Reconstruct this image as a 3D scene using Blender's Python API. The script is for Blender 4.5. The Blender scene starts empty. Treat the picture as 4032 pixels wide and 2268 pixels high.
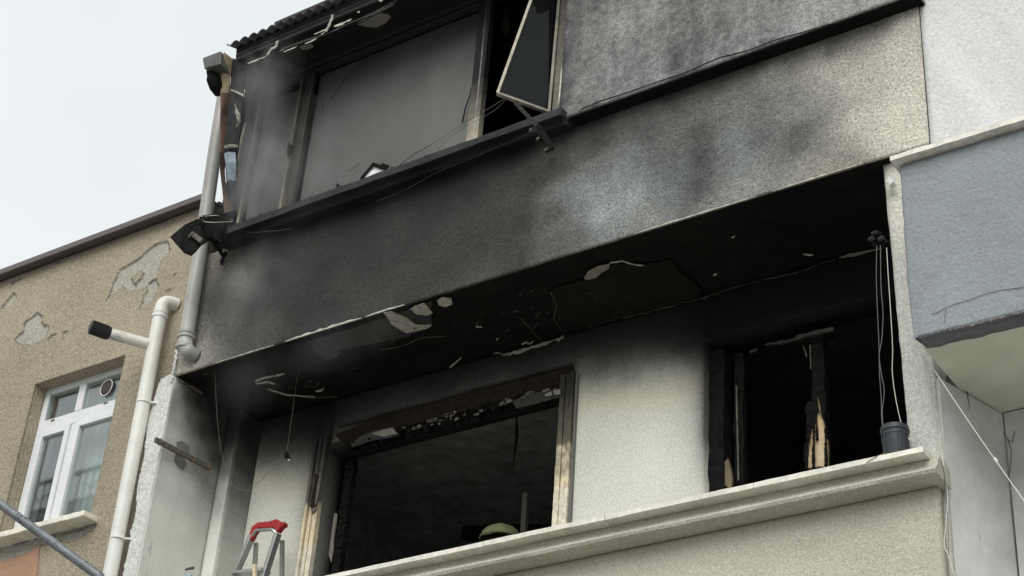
import bpy, bmesh, math, random
import numpy as np
from mathutils import Vector, Matrix
random.seed(7)
rng = np.random.RandomState(11)
SC = bpy.context.scene
COL = SC.collection

# ------------------------------------------------------------------ camera
CX, CY, FPX, PW = 1288.0, 724.5, 4339.27, 2576.0
CAM = np.array([0.0, -7.2, 1.6])
def _dir(px, py):
    v = np.array([px - CX, -(py - CY), -FPX]); return v / np.linalg.norm(v)
_Z = _dir(1830, -6100); _X = -_dir(-5934, 2910); _X = _X - _Z * _X.dot(_Z); _X /= np.linalg.norm(_X)
_Y = np.cross(_Z, _X); ROT = np.array([_X, _Y, _Z])
cd = bpy.data.cameras.new('camera'); cam = bpy.data.objects.new('camera', cd); COL.objects.link(cam)
m4 = Matrix([list(ROT[i]) + [CAM[i]] for i in range(3)] + [[0, 0, 0, 1]])
cam.matrix_world = m4
cd.sensor_width = 36; cd.lens = 36 * FPX / PW; cd.clip_end = 600; cd.clip_start = 0.05
SC.camera = cam

# ------------------------------------------------------------------ sky, sun, exposure
w = bpy.data.worlds.new('World'); SC.world = w; w.use_nodes = True
nt = w.node_tree; nt.nodes.clear()
out = nt.nodes.new('ShaderNodeOutputWorld')
bg = nt.nodes.new('ShaderNodeBackground'); bg.inputs[1].default_value = 0.10
bg2 = nt.nodes.new('ShaderNodeBackground')
sky = nt.nodes.new('ShaderNodeTexSky'); sky.sky_type = 'NISHITA'; sky.sun_disc = False
SUN_EL, SUN_AZ = math.radians(50), math.radians(150)
sky.sun_elevation = SUN_EL; sky.sun_rotation = SUN_AZ
tc = nt.nodes.new('ShaderNodeTexCoord')
no = nt.nodes.new('ShaderNodeTexNoise'); no.inputs['Scale'].default_value = 2.4; no.inputs['Detail'].default_value = 4
nt.links.new(tc.outputs['Generated'], no.inputs['Vector'])
cr = nt.nodes.new('ShaderNodeValToRGB')
cr.color_ramp.elements[0].position = .3; cr.color_ramp.elements[0].color = (.79, .85, .86, 1)
cr.color_ramp.elements[1].position = .7; cr.color_ramp.elements[1].color = (.95, .975, .97, 1)
nt.links.new(no.outputs[0], cr.inputs[0]); nt.links.new(cr.outputs[0], bg2.inputs[0]); bg2.inputs[1].default_value = 0.67
mx = nt.nodes.new('ShaderNodeMixShader'); mx.inputs[0].default_value = 0.94   # overcast: cloud hides nearly all the blue
nt.links.new(sky.outputs[0], bg.inputs[0]); nt.links.new(bg.outputs[0], mx.inputs[1]); nt.links.new(bg2.outputs[0], mx.inputs[2])
nt.links.new(mx.outputs[0], out.inputs[0])
sl = bpy.data.lights.new('sun', 'SUN'); so = bpy.data.objects.new('sun', sl); COL.objects.link(so)
sl.energy = 1.5; sl.angle = math.radians(45); sl.color = (1, .985, .95)
# light from in front of the facade, high, slightly right
so.rotation_euler = Vector((-.30, .85, -.80)).to_track_quat('-Z', 'Y').to_euler()
SC.view_settings.view_transform = 'Standard'; SC.view_settings.look = 'None'
SC.view_settings.exposure = 0.6; SC.view_settings.gamma = 1; SC.view_settings.use_curve_mapping = False
SC.render.engine = 'CYCLES'
SC.cycles.use_denoising = True; SC.cycles.volume_step_rate = 1.0; SC.cycles.max_bounces = 8
try: SC.cycles.denoising_prefilter = 'ACCURATE'
except Exception: pass

# ------------------------------------------------------------------ geometry from sight lines: a point of the photo on a known plane
def P(px, py, y=0.0):
    r = ROT @ _dir(px, py); t = (y - CAM[1]) / r[1]; return CAM + t * r
def PX(px, py, x):
    r = ROT @ _dir(px, py); t = (x - CAM[0]) / r[0]; return CAM + t * r
def PZ(px, py, z):
    r = ROT @ _dir(px, py); t = (z - CAM[2]) / r[2]; return CAM + t * r
def zoom(region, wout):
    s = (region[2] - region[0]) / wout * 0.63889
    return lambda x, y: (region[0] * .63889 + s * x, region[1] * .63889 + s * y)
r0 = zoom((0, 600), 1) if False else zoom((0, 600, 1000, 1400), 1811)
r2 = zoom((0, 1300, 1200, 2268), 1796)
rT = zoom((700, 0, 1700, 1000), 1449)
r4 = zoom((1600, 0, 2600, 900), 1610)
r5 = zoom((600, 1000, 1700, 2268), 1257)
ra = zoom((1600, 900, 2800, 2268), 1271)
r7 = zoom((2600, 0, 4032, 1100), 1886)
r8 = zoom((2700, 900, 4032, 2268), 1411)
q1 = zoom((600, 100, 1100, 600), 1449)
q2 = zoom((650, 600, 1150, 1100), 1449)
r3 = zoom((900, 0, 1700, 450), 2576)
q4 = zoom((1900, 0, 2300, 650), 892)
q5 = zoom((800, 400, 1700, 1000), 2174)
q6 = zoom((1100, 1500, 1500, 2268), 755)
rb = zoom((2700, 1250, 3350, 1950), 1346)
q8 = zoom((3350, 1150, 4032, 2268), 884)

# ------------------------------------------------------------------ numeric noise
def _hash(ix, iy, seed):
    n = (ix * 374761393 + iy * 668265263 + seed * 1442695041) & 0xffffffff
    n = ((n ^ (n >> 13)) * 1274126177) & 0xffffffff
    return ((n ^ (n >> 16)) & 0xffff) / 65535.0
def vnoise(x, y, seed=0):
    x = np.asarray(x, float); y = np.asarray(y, float)
    ix = np.floor(x).astype(np.int64); iy = np.floor(y).astype(np.int64)
    fx = x - ix; fy = y - iy; fx = fx * fx * (3 - 2 * fx); fy = fy * fy * (3 - 2 * fy)
    a = _hash(ix, iy, seed); b = _hash(ix + 1, iy, seed); c = _hash(ix, iy + 1, seed); d = _hash(ix + 1, iy + 1, seed)
    return (a * (1 - fx) + b * fx) * (1 - fy) + (c * (1 - fx) + d * fx) * fy
def fbm(x, y, seed=0, oct=4):
    s = 0; a = .5
    for k in range(oct):
        s = s + a * vnoise(x * 2 ** k, y * 2 ** k, seed + k); a *= .5
    return s / (1 - .5 ** oct)
def sdist(x, z, poly):
    """signed distance to polygon, negative inside"""
    d = np.full(np.shape(x), 1e9); ins = np.zeros(np.shape(x), bool); n = len(poly)
    for i in range(n):
        ax, az = poly[i]; bx, bz = poly[(i + 1) % n]
        ex, ez = bx - ax, bz - az; L = ex * ex + ez * ez + 1e-12
        t = np.clip(((x - ax) * ex + (z - az) * ez) / L, 0, 1)
        d = np.minimum(d, np.hypot(x - ax - t * ex, z - az - t * ez))
        c = ((az > z) != (bz > z)) & (x < (bx - ax) * (z - az) / (bz - az + 1e-12) + ax)
        ins ^= c
    return np.where(ins, -d, d)
def lin(g):
    g = g / 255.0; return ((g + .055) / 1.055) ** 2.4 if g > .04 else g / 12.92
def stain_field(pts, plane, clean=178, eps=.07, pw=3.0, gam=1.0):
    """control points (px, py, tone, blue, brown) -> function(x, z) giving soot, blue and brown of the deposit"""
    A = []
    for p in pts:
        q = plane(p[0], p[1]); A.append((q[0], q[2] if plane is not PZs else q[1], 1 - min(1, lin(p[2]) / lin(clean)) ** gam, p[3] if len(p) > 3 else 0, p[4] if len(p) > 4 else 0))
    A = np.array(A)
    def f(x, z):
        o = np.zeros((3,) + np.shape(x)); W = np.zeros(np.shape(x))
        for a in A:
            ww = 1.0 / (((x - a[0]) ** 2 + (z - a[1]) ** 2) + eps * eps) ** (pw / 2)
            W = W + ww
            for k in range(3): o[k] += ww * a[2 + k]
        return o / W
    return f
def PZs(px, py): return PZ(px, py, 7.37)

# ------------------------------------------------------------------ objects
def link(o, parent=None):
    COL.objects.link(o)
    if parent: o.parent = parent
    return o
def thing(name, label, cat, group=None):
    o = bpy.data.objects.new(name, None); o.empty_display_size = .1; COL.objects.link(o)
    o['label'] = label; o['category'] = cat
    if group: o['group'] = group
    return o
def tag(o, label, cat, group=None):
    o['label'] = label; o['category'] = cat
    if group: o['group'] = group
    return o
class MB:
    def __init__(s): s.v = []; s.f = []; s.st = []; s.m = []
    def mark(s): s.m.append((len(s.v), len(s.f))); return s
    def strip(s, A, B, off):
        """one closed band between two rows of points, thickened by off"""
        n = len(A); off = np.array(off, float); vs = []
        for a, b in zip(A, B): vs += [a, b, b + off, a + off]
        fs = [(i * 4 + k, i * 4 + (k + 1) % 4, i * 4 + 4 + (k + 1) % 4, i * 4 + 4 + k) for i in range(n - 1) for k in range(4)]
        fs += [(3, 2, 1, 0), tuple((n - 1) * 4 + k for k in range(4))]
        return s.add(vs, fs)
    def add(s, vs, fs, st=None):
        b = len(s.v); s.v += [tuple(map(float, v)) for v in vs]; s.f += [tuple(b + i for i in f) for f in fs]
        s.st += (st if st is not None else [(0, 0, 0)] * len(vs)); return s
    def box(s, x0, x1, y0, y1, z0, z1):
        v = [(x, y, z) for x in (x0, x1) for y in (y0, y1) for z in (z0, z1)]
        return s.add(v, [(0, 1, 3, 2), (4, 6, 7, 5), (0, 4, 5, 1), (2, 3, 7, 6), (0, 2, 6, 4), (1, 5, 7, 3)])
    def prism(s, poly, off):
        """closed polygon of 3D points extruded by vector off"""
        n = len(poly); a = [np.array(p, float) for p in poly]; b = [p + np.array(off) for p in a]
        f = [tuple(range(n)), tuple(range(2 * n - 1, n - 1, -1))] + [(i, i + n, (i + 1) % n + n, (i + 1) % n) for i in range(n)]
        return s.add(a + b, f)
    def bar(s, p0, p1, wd, dp, n=1, up=(0, -1, 0), st=None, jit=0, taper=None):
        """box section from p0 to p1; wd across, dp along 'up'; st(t) gives the stain at fraction t"""
        p0 = np.array(p0, float); p1 = np.array(p1, float); d = p1 - p0; d /= np.linalg.norm(d)
        u = np.array(up, float); u -= d * u.dot(d); u /= np.linalg.norm(u); r = np.cross(d, u)
        vs, sts, fs = [], [], []
        for i in range(n + 1):
            t = i / n; c = p0 + (p1 - p0) * t
            k = taper(t) if taper else 1
            for a, b in ((-1, -1), (1, -1), (1, 1), (-1, 1)):
                j = rng.uniform(-jit, jit, 3) if jit else 0
                vs.append(c + r * a * wd / 2 * k + u * b * dp / 2 * k + j); sts.append(tuple(st(t)) if st else (0, 0, 0))
        for i in range(n):
            for k in range(4):
                a, b = i * 4 + k, i * 4 + (k + 1) % 4; fs.append((a, b, b + 4, a + 4))
        fs += [(3, 2, 1, 0), tuple(n * 4 + k for k in range(4))]
        return s.add(vs, fs, sts)
    def tube(s, pts, r, n=10, st=None, caps=True):
        pts = [np.array(p, float) for p in pts]; m = len(pts); vs, fs, sts = [], [], []
        d0 = pts[1] - pts[0]; u = np.cross(d0, (0, 0, 1.0))
        if np.linalg.norm(u) < 1e-3 * np.linalg.norm(d0) + 1e-9: u = np.array((1.0, 0, 0))
        u /= np.linalg.norm(u)
        for i, p in enumerate(pts):
            d = pts[min(i + 1, m - 1)] - pts[max(i - 1, 0)]; d /= np.linalg.norm(d) + 1e-12
            u = u - d * u.dot(d); u /= np.linalg.norm(u) + 1e-12; w_ = np.cross(d, u)
            rr = r[i] if hasattr(r, '__len__') else r
            for k in range(n):
                a = 2 * math.pi * k / n; vs.append(p + rr * (u * math.cos(a) + w_ * math.sin(a))); sts.append(tuple(st(i / (m - 1))) if st else (0, 0, 0))
        for i in range(m - 1):
            for k in range(n):
                a, b = i * n + k, i * n + (k + 1) % n; fs.append((a, b, b + n, a + n))
        if caps: fs += [tuple(range(n - 1, -1, -1)), tuple((m - 1) * n + k for k in range(n))]
        return s.add(vs, fs, sts)
    def build(s, name, mat, parent=None, smooth=False, bevel=0):
        if len(s.m) > 1:
            ends = s.m[1:] + [(len(s.v), len(s.f))]; first = None
            for (v0, f0), (v1, f1) in zip(s.m, ends):
                q = MB(); q.v = s.v[v0:v1]; q.f = [tuple(i - v0 for i in f) for f in s.f[f0:f1]]; q.st = s.st[v0:v1]
                o = q.build(name, mat, parent, smooth, bevel); first = first or o
            return first
        me = bpy.data.meshes.new(name); me.from_pydata(s.v, [], s.f)
        if mat: me.materials.append(mat)
        at = me.color_attributes.new('stain', 'FLOAT_COLOR', 'POINT')
        at.data.foreach_set('color', np.hstack([np.array(s.st, float).reshape(-1, 3), np.ones((len(s.v), 1))]).ravel())
        if smooth:
            me.polygons.foreach_set('use_smooth', [True] * len(me.polygons))
        me.update()
        bm = bmesh.new(); bm.from_mesh(me); bmesh.ops.recalc_face_normals(bm, faces=bm.faces); bm.to_mesh(me); bm.free()
        if smooth:
            me.set_sharp_from_angle(angle=math.radians(40))
        o = bpy.data.objects.new(name, me); link(o, parent)
        if bevel:
            b = o.modifiers.new('bevel', 'BEVEL'); b.width = bevel; b.segments = 2; b.limit_method = 'ANGLE'
        return o
def sheet(name, mat, parent, U, V, pos, st=None, keep=None, thick=.08, smooth=True):
    """dense grid: pos(u, v)->(x,y,z) arrays; st(u, v)->3 arrays; keep(uc, vc)->bool per cell"""
    uu, vv = np.meshgrid(U, V, indexing='ij'); nu, nv = uu.shape
    X, Y, Z = pos(uu, vv); co = np.stack([X + 0 * uu, Y + 0 * uu, Z + 0 * uu], -1).reshape(-1, 3)
    i, j = np.meshgrid(np.arange(nu - 1), np.arange(nv - 1), indexing='ij')
    q = np.stack([i * nv + j, (i + 1) * nv + j, (i + 1) * nv + j + 1, i * nv + j + 1], -1).reshape(-1, 4)
    if keep is not None:
        uc = (uu[:-1, :-1] + uu[1:, 1:]) / 2; vc = (vv[:-1, :-1] + vv[1:, 1:]) / 2
        q = q[keep(uc, vc).ravel()]
    used = np.unique(q); remap = -np.ones(len(co), int); remap[used] = np.arange(len(used)); q = remap[q]; co2 = co[used]
    me = bpy.data.meshes.new(name); me.vertices.add(len(co2)); me.vertices.foreach_set('co', co2.ravel())
    me.loops.add(q.size); me.loops.foreach_set('vertex_index', q.ravel().astype(np.int32))
    me.polygons.add(len(q)); me.polygons.foreach_set('loop_start', np.arange(0, q.size, 4, dtype=np.int32))
    me.update(calc_edges=True)
    if mat: me.materials.append(mat)
    s = st(uu, vv) if st else np.zeros((3, nu, nv))
    s = np.stack([np.broadcast_to(a, uu.shape) for a in s], -1).reshape(-1, 3)[used]
    at = me.color_attributes.new('stain', 'FLOAT_COLOR', 'POINT')
    at.data.foreach_set('color', np.hstack([s, np.ones((len(s), 1))]).ravel())
    if smooth: me.polygons.foreach_set('use_smooth', np.ones(len(q), bool))
    o = bpy.data.objects.new(name, me); link(o, parent)
    if thick:
        mo = o.modifiers.new('thickness', 'SOLIDIFY'); mo.thickness = abs(thick); mo.offset = 1 if thick > 0 else -1
        me.set_sharp_from_angle(angle=math.radians(60))
    return o
def ragged(pts, amp, n=4):
    o = []; m = len(pts)
    for i in range(m):
        a = np.array(pts[i], float); b = np.array(pts[(i + 1) % m], float)
        for k in range(n): 
            p = a + (b - a) * k / n
            if k: p = p + rng.uniform(-amp, amp, len(a))
            o.append(p)
    return o
def plate(mb, pix, plane, off, amp=1.2, n=3):
    """thin plate from an outline on a plane, given real thickness along off"""
    mb.mark(); return mb.prism([plane(*p) for p in ragged(pix, amp, n)], off)
def onY(y): return lambda px, py: P(px, py, y)
def onZ(z): return lambda px, py: PZ(px, py, z)

# ------------------------------------------------------------------ materials
def newmat(name):
    m = bpy.data.materials.new(name); m.use_nodes = True; n = m.node_tree; b = n.nodes['Principled BSDF']; return m, n, b
def plaster(name, base, grain=80, bump=.55, mott=.28, rough=.92, soot=(.005, .005, .0052), big=.12, flake=None, dist=.006, amp=.16, big_s=2.2):
    m, n, b = newmat(name); N = n.nodes.new; L = n.links.new
    tc = N('ShaderNodeTexCoord'); at = N('ShaderNodeAttribute'); at.attribute_name = 'stain'
    sp = N('ShaderNodeSeparateColor'); L(at.outputs['Color'], sp.inputs[0])
    n1 = N('ShaderNodeTexNoise'); n1.inputs['Scale'].default_value = grain; n1.inputs['Detail'].default_value = 5; n1.inputs['Roughness'].default_value = .62
    n1.inputs['Distortion'].default_value = .6
    L(tc.outputs['Object'], n1.inputs['Vector'])
    n2 = N('ShaderNodeTexNoise'); n2.inputs['Scale'].default_value = big_s; n2.inputs['Detail'].default_value = 6; n2.inputs['Roughness'].default_value = .6
    L(tc.outputs['Object'], n2.inputs['Vector'])
    n3 = N('ShaderNodeTexNoise'); n3.inputs['Scale'].default_value = grain * .35; n3.inputs['Detail'].default_value = 4
    L(tc.outputs['Object'], n3.inputs['Vector'])
    def math_(op, a, c=None, cl=False):
        x = N('ShaderNodeMath'); x.operation = op; x.use_clamp = cl
        for i, q in enumerate((a, c)):
            if q is None: continue
            if isinstance(q, (int, float)): x.inputs[i].default_value = q
            else: L(q, x.inputs[i])
        return x.outputs[0]
    # tone = base * (1 + mott*(n1-.5)*2 + big*(n2-.5)*2)
    t1 = math_('MULTIPLY', math_('SUBTRACT', n1.outputs[0], .5), mott * 4.2)
    t2 = math_('MULTIPLY', math_('SUBTRACT', n2.outputs[0], .5), big * 3)
    tone = math_('MINIMUM', math_('MAXIMUM', math_('ADD', math_('ADD', 1.0, t1), t2), .15), 1.75)
    # soot follows the attribute, broken up by noise (deposit sits on the grain)
    s1 = math_('MULTIPLY', math_('SUBTRACT', n3.outputs[0], .5), amp * 1.6)
    s2 = math_('MULTIPLY', math_('SUBTRACT', n2.outputs[0], .5), amp * 1.4)
    ss = math_('MULTIPLY', sp.outputs[0], math_('SUBTRACT', 1.0, sp.outputs[0])); ss = math_('MULTIPLY', ss, 4.0)
    s = math_('ADD', sp.outputs[0], math_('MULTIPLY', ss, math_('ADD', s1, s2)), True)
    base_n = N('ShaderNodeRGB'); base_n.outputs[0].default_value = (*base, 1)
    col = base_n.outputs[0]
    if flake:
        fx = N('ShaderNodeMix'); fx.data_type = 'RGBA'; L(sp.outputs[1], fx.inputs[0]); L(col, fx.inputs[6]); fx.inputs[7].default_value = (*flake, 1); col = fx.outputs[2]
    else:
        for ch, tint in ((1, (.86, .985, 1.12)), (2, (1.06, .96, .78))):
            mu = N('ShaderNodeMix'); mu.data_type = 'RGBA'; mu.blend_type = 'MULTIPLY'; L(sp.outputs[ch], mu.inputs[0]); L(col, mu.inputs[6]); mu.inputs[7].default_value = (*tint, 1); col = mu.outputs[2]
    sc_ = N('ShaderNodeVectorMath'); sc_.operation = 'SCALE'; L(col, sc_.inputs[0]); L(tone, sc_.inputs['Scale'])
    fm = N('ShaderNodeMix'); fm.data_type = 'RGBA'; L(s, fm.inputs[0]); L(sc_.outputs[0], fm.inputs[6]); fm.inputs[7].default_value = (*soot, 1)
    L(fm.outputs[2], b.inputs['Base Color']); b.inputs['Roughness'].default_value = rough
    b.inputs['Specular IOR Level'].default_value = .12
    bu = N('ShaderNodeBump'); bu.inputs['Strength'].default_value = bump; bu.inputs['Distance'].default_value = dist
    hh = math_('ADD', n1.outputs[0], math_('MULTIPLY', n3.outputs[0], .8))
    L(hh, bu.inputs['Height']); L(bu.outputs[0], b.inputs['Normal'])
    return m
def simple(name, col, rough=.6, metal=0, mott=.25, sc=25, bump=.15, spec=.4, soot=(.014, .014, .015), amp=.2, dist=.003):
    m = plaster(name, col, grain=sc, bump=bump, mott=mott, rough=rough, soot=soot, big=.1, dist=dist, amp=amp)
    b = m.node_tree.nodes['Principled BSDF']; b.inputs['Metallic'].default_value = metal; b.inputs['Specular IOR Level'].default_value = spec
    return m
M = {}
M['band'] = plaster('sooty_roughcast', (.64, .60, .52), grain=70, bump=1.0, mott=.62, dist=.010, amp=.2, soot=(.020, .0205, .022))
M['upper'] = plaster('sooty_roughcast_upper', (.55, .535, .51), grain=72, bump=1.0, mott=.6, dist=.008, amp=.4, soot=(.030, .031, .034))
M['back'] = plaster('balcony_back_render', (.69, .69, .615), grain=85, bump=.4, mott=.28, amp=.14)
M['side'] = plaster('balcony_side_render', (.76, .76, .68), grain=70, bump=.3, mott=.12, amp=.14)
M['pier'] = plaster('cream_roughcast', (.68, .67, .61), grain=75, bump=1.0, mott=.32, dist=.009)
M['parapet'] = plaster('grey_roughcast', (.52, .51, .45), grain=85, bump=.9, mott=.34, dist=.008)
M['soffit'] = plaster('black_soffit', (.020, .018, .016), grain=30, bump=.5, mott=.3, soot=(.004, .004, .004), amp=.3)
M['room'] = plaster('burnt_room', (.05, .048, .045), grain=8, bump=.4, mott=.5, soot=(.004, .004, .004))
M['room_grey'] = plaster('smoky_room', (.26, .27, .25), grain=8, bump=.4, mott=.4, big=.3)
M['tan'] = plaster('tan_roughcast', (.40, .345, .262), grain=85, bump=1.0, mott=.6, dist=.008, flake=(.44, .42, .36), soot=(.05, .045, .04), big=.16)
M['white_wall'] = plaster('white_roughcast', (.71, .705, .69), grain=62, bump=.8, mott=.2, dist=.006, big=.05)
M['bay'] = plaster('blue_grey_render', (.295, .318, .33), grain=60, bump=.8, mott=.16, dist=.010, big=.18, soot=(.03, .03, .032))
M['bay_soffit'] = plaster('beige_soffit', (.66, .65, .54), grain=30, bump=.15, mott=.05, big=.2)
M['marble'] = plaster('marble_slab', (.78, .76, .70), grain=30, bump=.1, mott=.2, big=.25, rough=.6)
M['patch'] = plaster('trowelled_white_render', (.62, .62, .58), grain=40, bump=.9, mott=.3, dist=.01)
M['pipe'] = simple('grey_white_pipe', (.74, .74, .69), rough=.4, mott=.08, bump=.03, sc=12)
M['pipe2'] = simple('sooted_pipe', (.56, .56, .53), rough=.38, mott=.1, bump=.03, sc=12)
M['pvc'] = simple('white_window_plastic', (.74, .75, .76), rough=.35, mott=.06, bump=.02)
M['pvc_burnt'] = simple('scorched_window_plastic', (.72, .68, .57), rough=.55, mott=.3, bump=.5, sc=30, amp=.25, spec=.15)
M['flashing'] = simple('brown_flashing', (.12, .10, .10), rough=.45, mott=.15, bump=.05)
M['char'] = simple('charred_remains', (.011, .0105, .010) , spec=.06, rough=.8, mott=.6, bump=.9, sc=25, dist=.01)
M['dark_metal'] = simple('sooted_metal', (.045, .044, .043) , spec=.06, rough=.5, mott=.4, bump=.2, sc=30, metal=.3)
M['rim'] = simple('singed_paint_edge', (.12, .11, .09), rough=.85, mott=.6, bump=.4, sc=30)
M['ash'] = simple('pale_burnt_flakes', (.42, .40, .34), rough=.85, mott=.5, bump=.5, sc=30, amp=.6)
M['sooty_board'] = simple('sooty_brown_board', (.026, .019, .013) , spec=.06, rough=.8, mott=.4, bump=.2, sc=20)
M['grey_layer'] = plaster('sooty_grey_coat', (.055, .053, .049), grain=22, bump=.3, mott=.3, big=.4)
M['brown_layer'] = plaster('sooty_brown_coat', (.015, .0125, .010), grain=22, bump=.3, mott=.3, big=.5)
M['roof'] = simple('sooted_corrugated_sheet', (.19, .185, .20), rough=.5, mott=.3, bump=.1, metal=.2)
M['alu'] = simple('worn_aluminium', (.42, .43, .42), rough=.35, metal=.7, mott=.12, bump=.05)
M['red'] = simple('red_plastic', (.33, .018, .020), rough=.4, mott=.15, bump=.1)
M['steel_tube'] = simple('galvanised_tube', (.16, .175, .185), rough=.45, metal=.25, mott=.4, bump=.1, sc=18)
M['black_plastic'] = simple('black_plastic', (.015, .015, .016), rough=.4, mott=.2, bump=.05)
M['bucket'] = simple('dark_grey_plastic', (.045, .052, .058), rough=.45, mott=.1, bump=.05)
M['rust'] = simple('rusty_steel', (.12, .105, .09), rough=.7, mott=.4, bump=.4, sc=40)
M['ochre'] = simple('ochre_cord', (.24, .14, .06), rough=.8, mott=.2)
M['cable_w'] = simple('white_cable', (.62, .60, .52), rough=.5, mott=.05)
M['cable_g'] = simple('grey_cable', (.16, .155, .15), rough=.6, mott=.05)
M['wood'] = simple('raw_wood', (.62, .50, .34), rough=.7, mott=.15, bump=.3, sc=30, amp=.5)
M['cloth'] = simple('beige_sheet_lining', (.50, .42, .28), rough=.7, mott=.2, bump=.2, sc=14, amp=.4)
M['copper'] = simple('reddish_scorched_sheet', (.26, .155, .12), rough=.6, mott=.3, bump=.3, sc=14)
M['bluepaint'] = simple('pale_blue_paint', (.33, .40, .46), rough=.7, mott=.35, bump=.2, sc=30)
M['olive'] = simple('olive_cloth', (.16, .18, .085), rough=.8, mott=.2, bump=.2, sc=18)
M['asphalt'] = plaster('asphalt', (.20, .20, .19), grain=40, bump=.4, mott=.3)
M['street_wall'] = plaster('opposite_render', (.50, .49, .46), grain=10, bump=.1, mott=.1)
M['orange'] = plaster('salmon_render', (.40, .25, .17), grain=60, bump=.5, mott=.2)
M['iron'] = simple('black_iron', (.03, .03, .032), rough=.5)
# glass: reflecting, lets the dark room and the curtain show through
def glassmat(name, refl, tint, dirt):
    m, n, b = newmat(name); n.nodes.remove(b); N = n.nodes.new; L = n.links.new; o = n.nodes['Material Output']
    tr = N('ShaderNodeBsdfTransparent'); tr.inputs[0].default_value = (*tint, 1)
    gl = N('ShaderNodeBsdfGlossy'); gl.inputs['Roughness'].default_value = .03; gl.inputs[0].default_value = (.95, 1, 1, 1)
    df = N('ShaderNodeBsdfDiffuse'); df.inputs[0].default_value = (.25, .26, .26, 1)
    m1 = N('ShaderNodeMixShader'); m1.inputs[0].default_value = refl; L(tr.outputs[0], m1.inputs[1]); L(gl.outputs[0], m1.inputs[2])
    m2 = N('ShaderNodeMixShader'); m2.inputs[0].default_value = dirt; L(m1.outputs[0], m2.inputs[1]); L(df.outputs[0], m2.inputs[2]); L(m2.outputs[0], o.inputs[0])
    return m
M['glass'] = glassmat('window_glass', .17, (.88, .92, .91), .04)
M['glass_dark'] = glassmat('sooty_open_pane', .02, (.25, .27, .30), .03)
def sootglass():
    m = plaster('soot_filmed_glass', (.235, .232, .215), grain=6, bump=0, mott=.03, big=.10, rough=.5, amp=.12, soot=(.014, .014, .015), big_s=1.2)
    b = m.node_tree.nodes['Principled BSDF']; b.inputs['Specular IOR Level'].default_value = .3
    for l in list(b.inputs['Normal'].links): m.node_tree.links.remove(l)
    return m
M['sootglass'] = sootglass()
def lace():
    m, n, b = newmat('lace_curtain'); N = n.nodes.new; L = n.links.new; o = n.nodes['Material Output']
    b.inputs['Base Color'].default_value = (.72, .74, .72, 1); b.inputs['Roughness'].default_value = .9
    tr = N('ShaderNodeBsdfTransparent'); mixs = N('ShaderNodeMixShader'); vo = N('ShaderNodeTexVoronoi'); vo.inputs['Scale'].default_value = 90
    tcn = N('ShaderNodeTexCoord'); L(tcn.outputs['Object'], vo.inputs['Vector'])
    mr = N('ShaderNodeMapRange'); mr.inputs[1].default_value = 0; mr.inputs[2].default_value = .6; mr.inputs[3].default_value = .70; mr.inputs[4].default_value = .98
    L(vo.outputs[0], mr.inputs[0]); L(mr.outputs[0], mixs.inputs[0]); L(tr.outputs[0], mixs.inputs[1]); L(b.outputs[0], mixs.inputs[2]); L(mixs.outputs[0], o.inputs[0])
    return m
M['lace'] = lace()
def smokemat(name, dens, sc, lo=.42, hi=.75):
    m, n, b = newmat(name); n.nodes.remove(b); N = n.nodes.new; L = n.links.new; o = n.nodes['Material Output']
    pv = N('ShaderNodeVolumePrincipled'); pv.inputs['Color'].default_value = (.86, .875, .87, 1); pv.inputs['Anisotropy'].default_value = .1
    tc = N('ShaderNodeTexCoord'); mp = N('ShaderNodeMapping'); mp.inputs['Scale'].default_value = (1, 1, .6)
    L(tc.outputs['Object'], mp.inputs[0])
    ns = N('ShaderNodeTexNoise'); ns.inputs['Scale'].default_value = sc; ns.inputs['Detail'].default_value = 4; ns.inputs['Distortion'].default_value = .8
    L(mp.outputs[0], ns.inputs['Vector'])
    mr = N('ShaderNodeMapRange'); mr.inputs[1].default_value = lo; mr.inputs[2].default_value = hi; mr.inputs[3].default_value = 0; mr.inputs[4].default_value = dens
    L(ns.outputs[0], mr.inputs[0])
    # fall off towards the edge of the puff (generated coordinates 0..1)
    sb = N('ShaderNodeVectorMath'); sb.operation = 'SUBTRACT'; L(tc.outputs['Generated'], sb.inputs[0]); sb.inputs[1].default_value = (.5, .5, .5)
    ln = N('ShaderNodeVectorMath'); ln.operation = 'LENGTH'; L(sb.outputs[0], ln.inputs[0])
    f = N('ShaderNodeMapRange'); f.interpolation_type = 'SMOOTHSTEP'; f.inputs[1].default_value = .5; f.inputs[2].default_value = .0; f.inputs[3].default_value = 0; f.inputs[4].default_value = 1
    L(ln.outputs['Value'], f.inputs[0])
    mu = N('ShaderNodeMath'); mu.operation = 'MULTIPLY'; L(mr.outputs[0], mu.inputs[0]); L(f.outputs[0], mu.inputs[1]); L(mu.outputs[0], pv.inputs['Density'])
    L(pv.outputs[0], o.inputs['Volume'])
    return m

# ================================================================== ground and street
g = MB(); g.add([(-150, -150, 0), (150, -150, 0), (150, 150, 0), (-150, 150, 0)], [(0, 1, 2, 3)]); o = g.build('ground', M['asphalt']); o['kind'] = 'structure'
o = MB().box(-60, 60, -1.2, .0, 0.004, .13).build('pavement', M['parapet']); o['kind'] = 'structure'

# ================================================================== BURNT BUILDING
XL, XR, ZB, ZC = -8.11, -2.57, 7.373, 8.36
burnt = thing('apartment_building', 'fire damaged apartment building with blackened balcony band and charred open windows', 'building')

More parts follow.
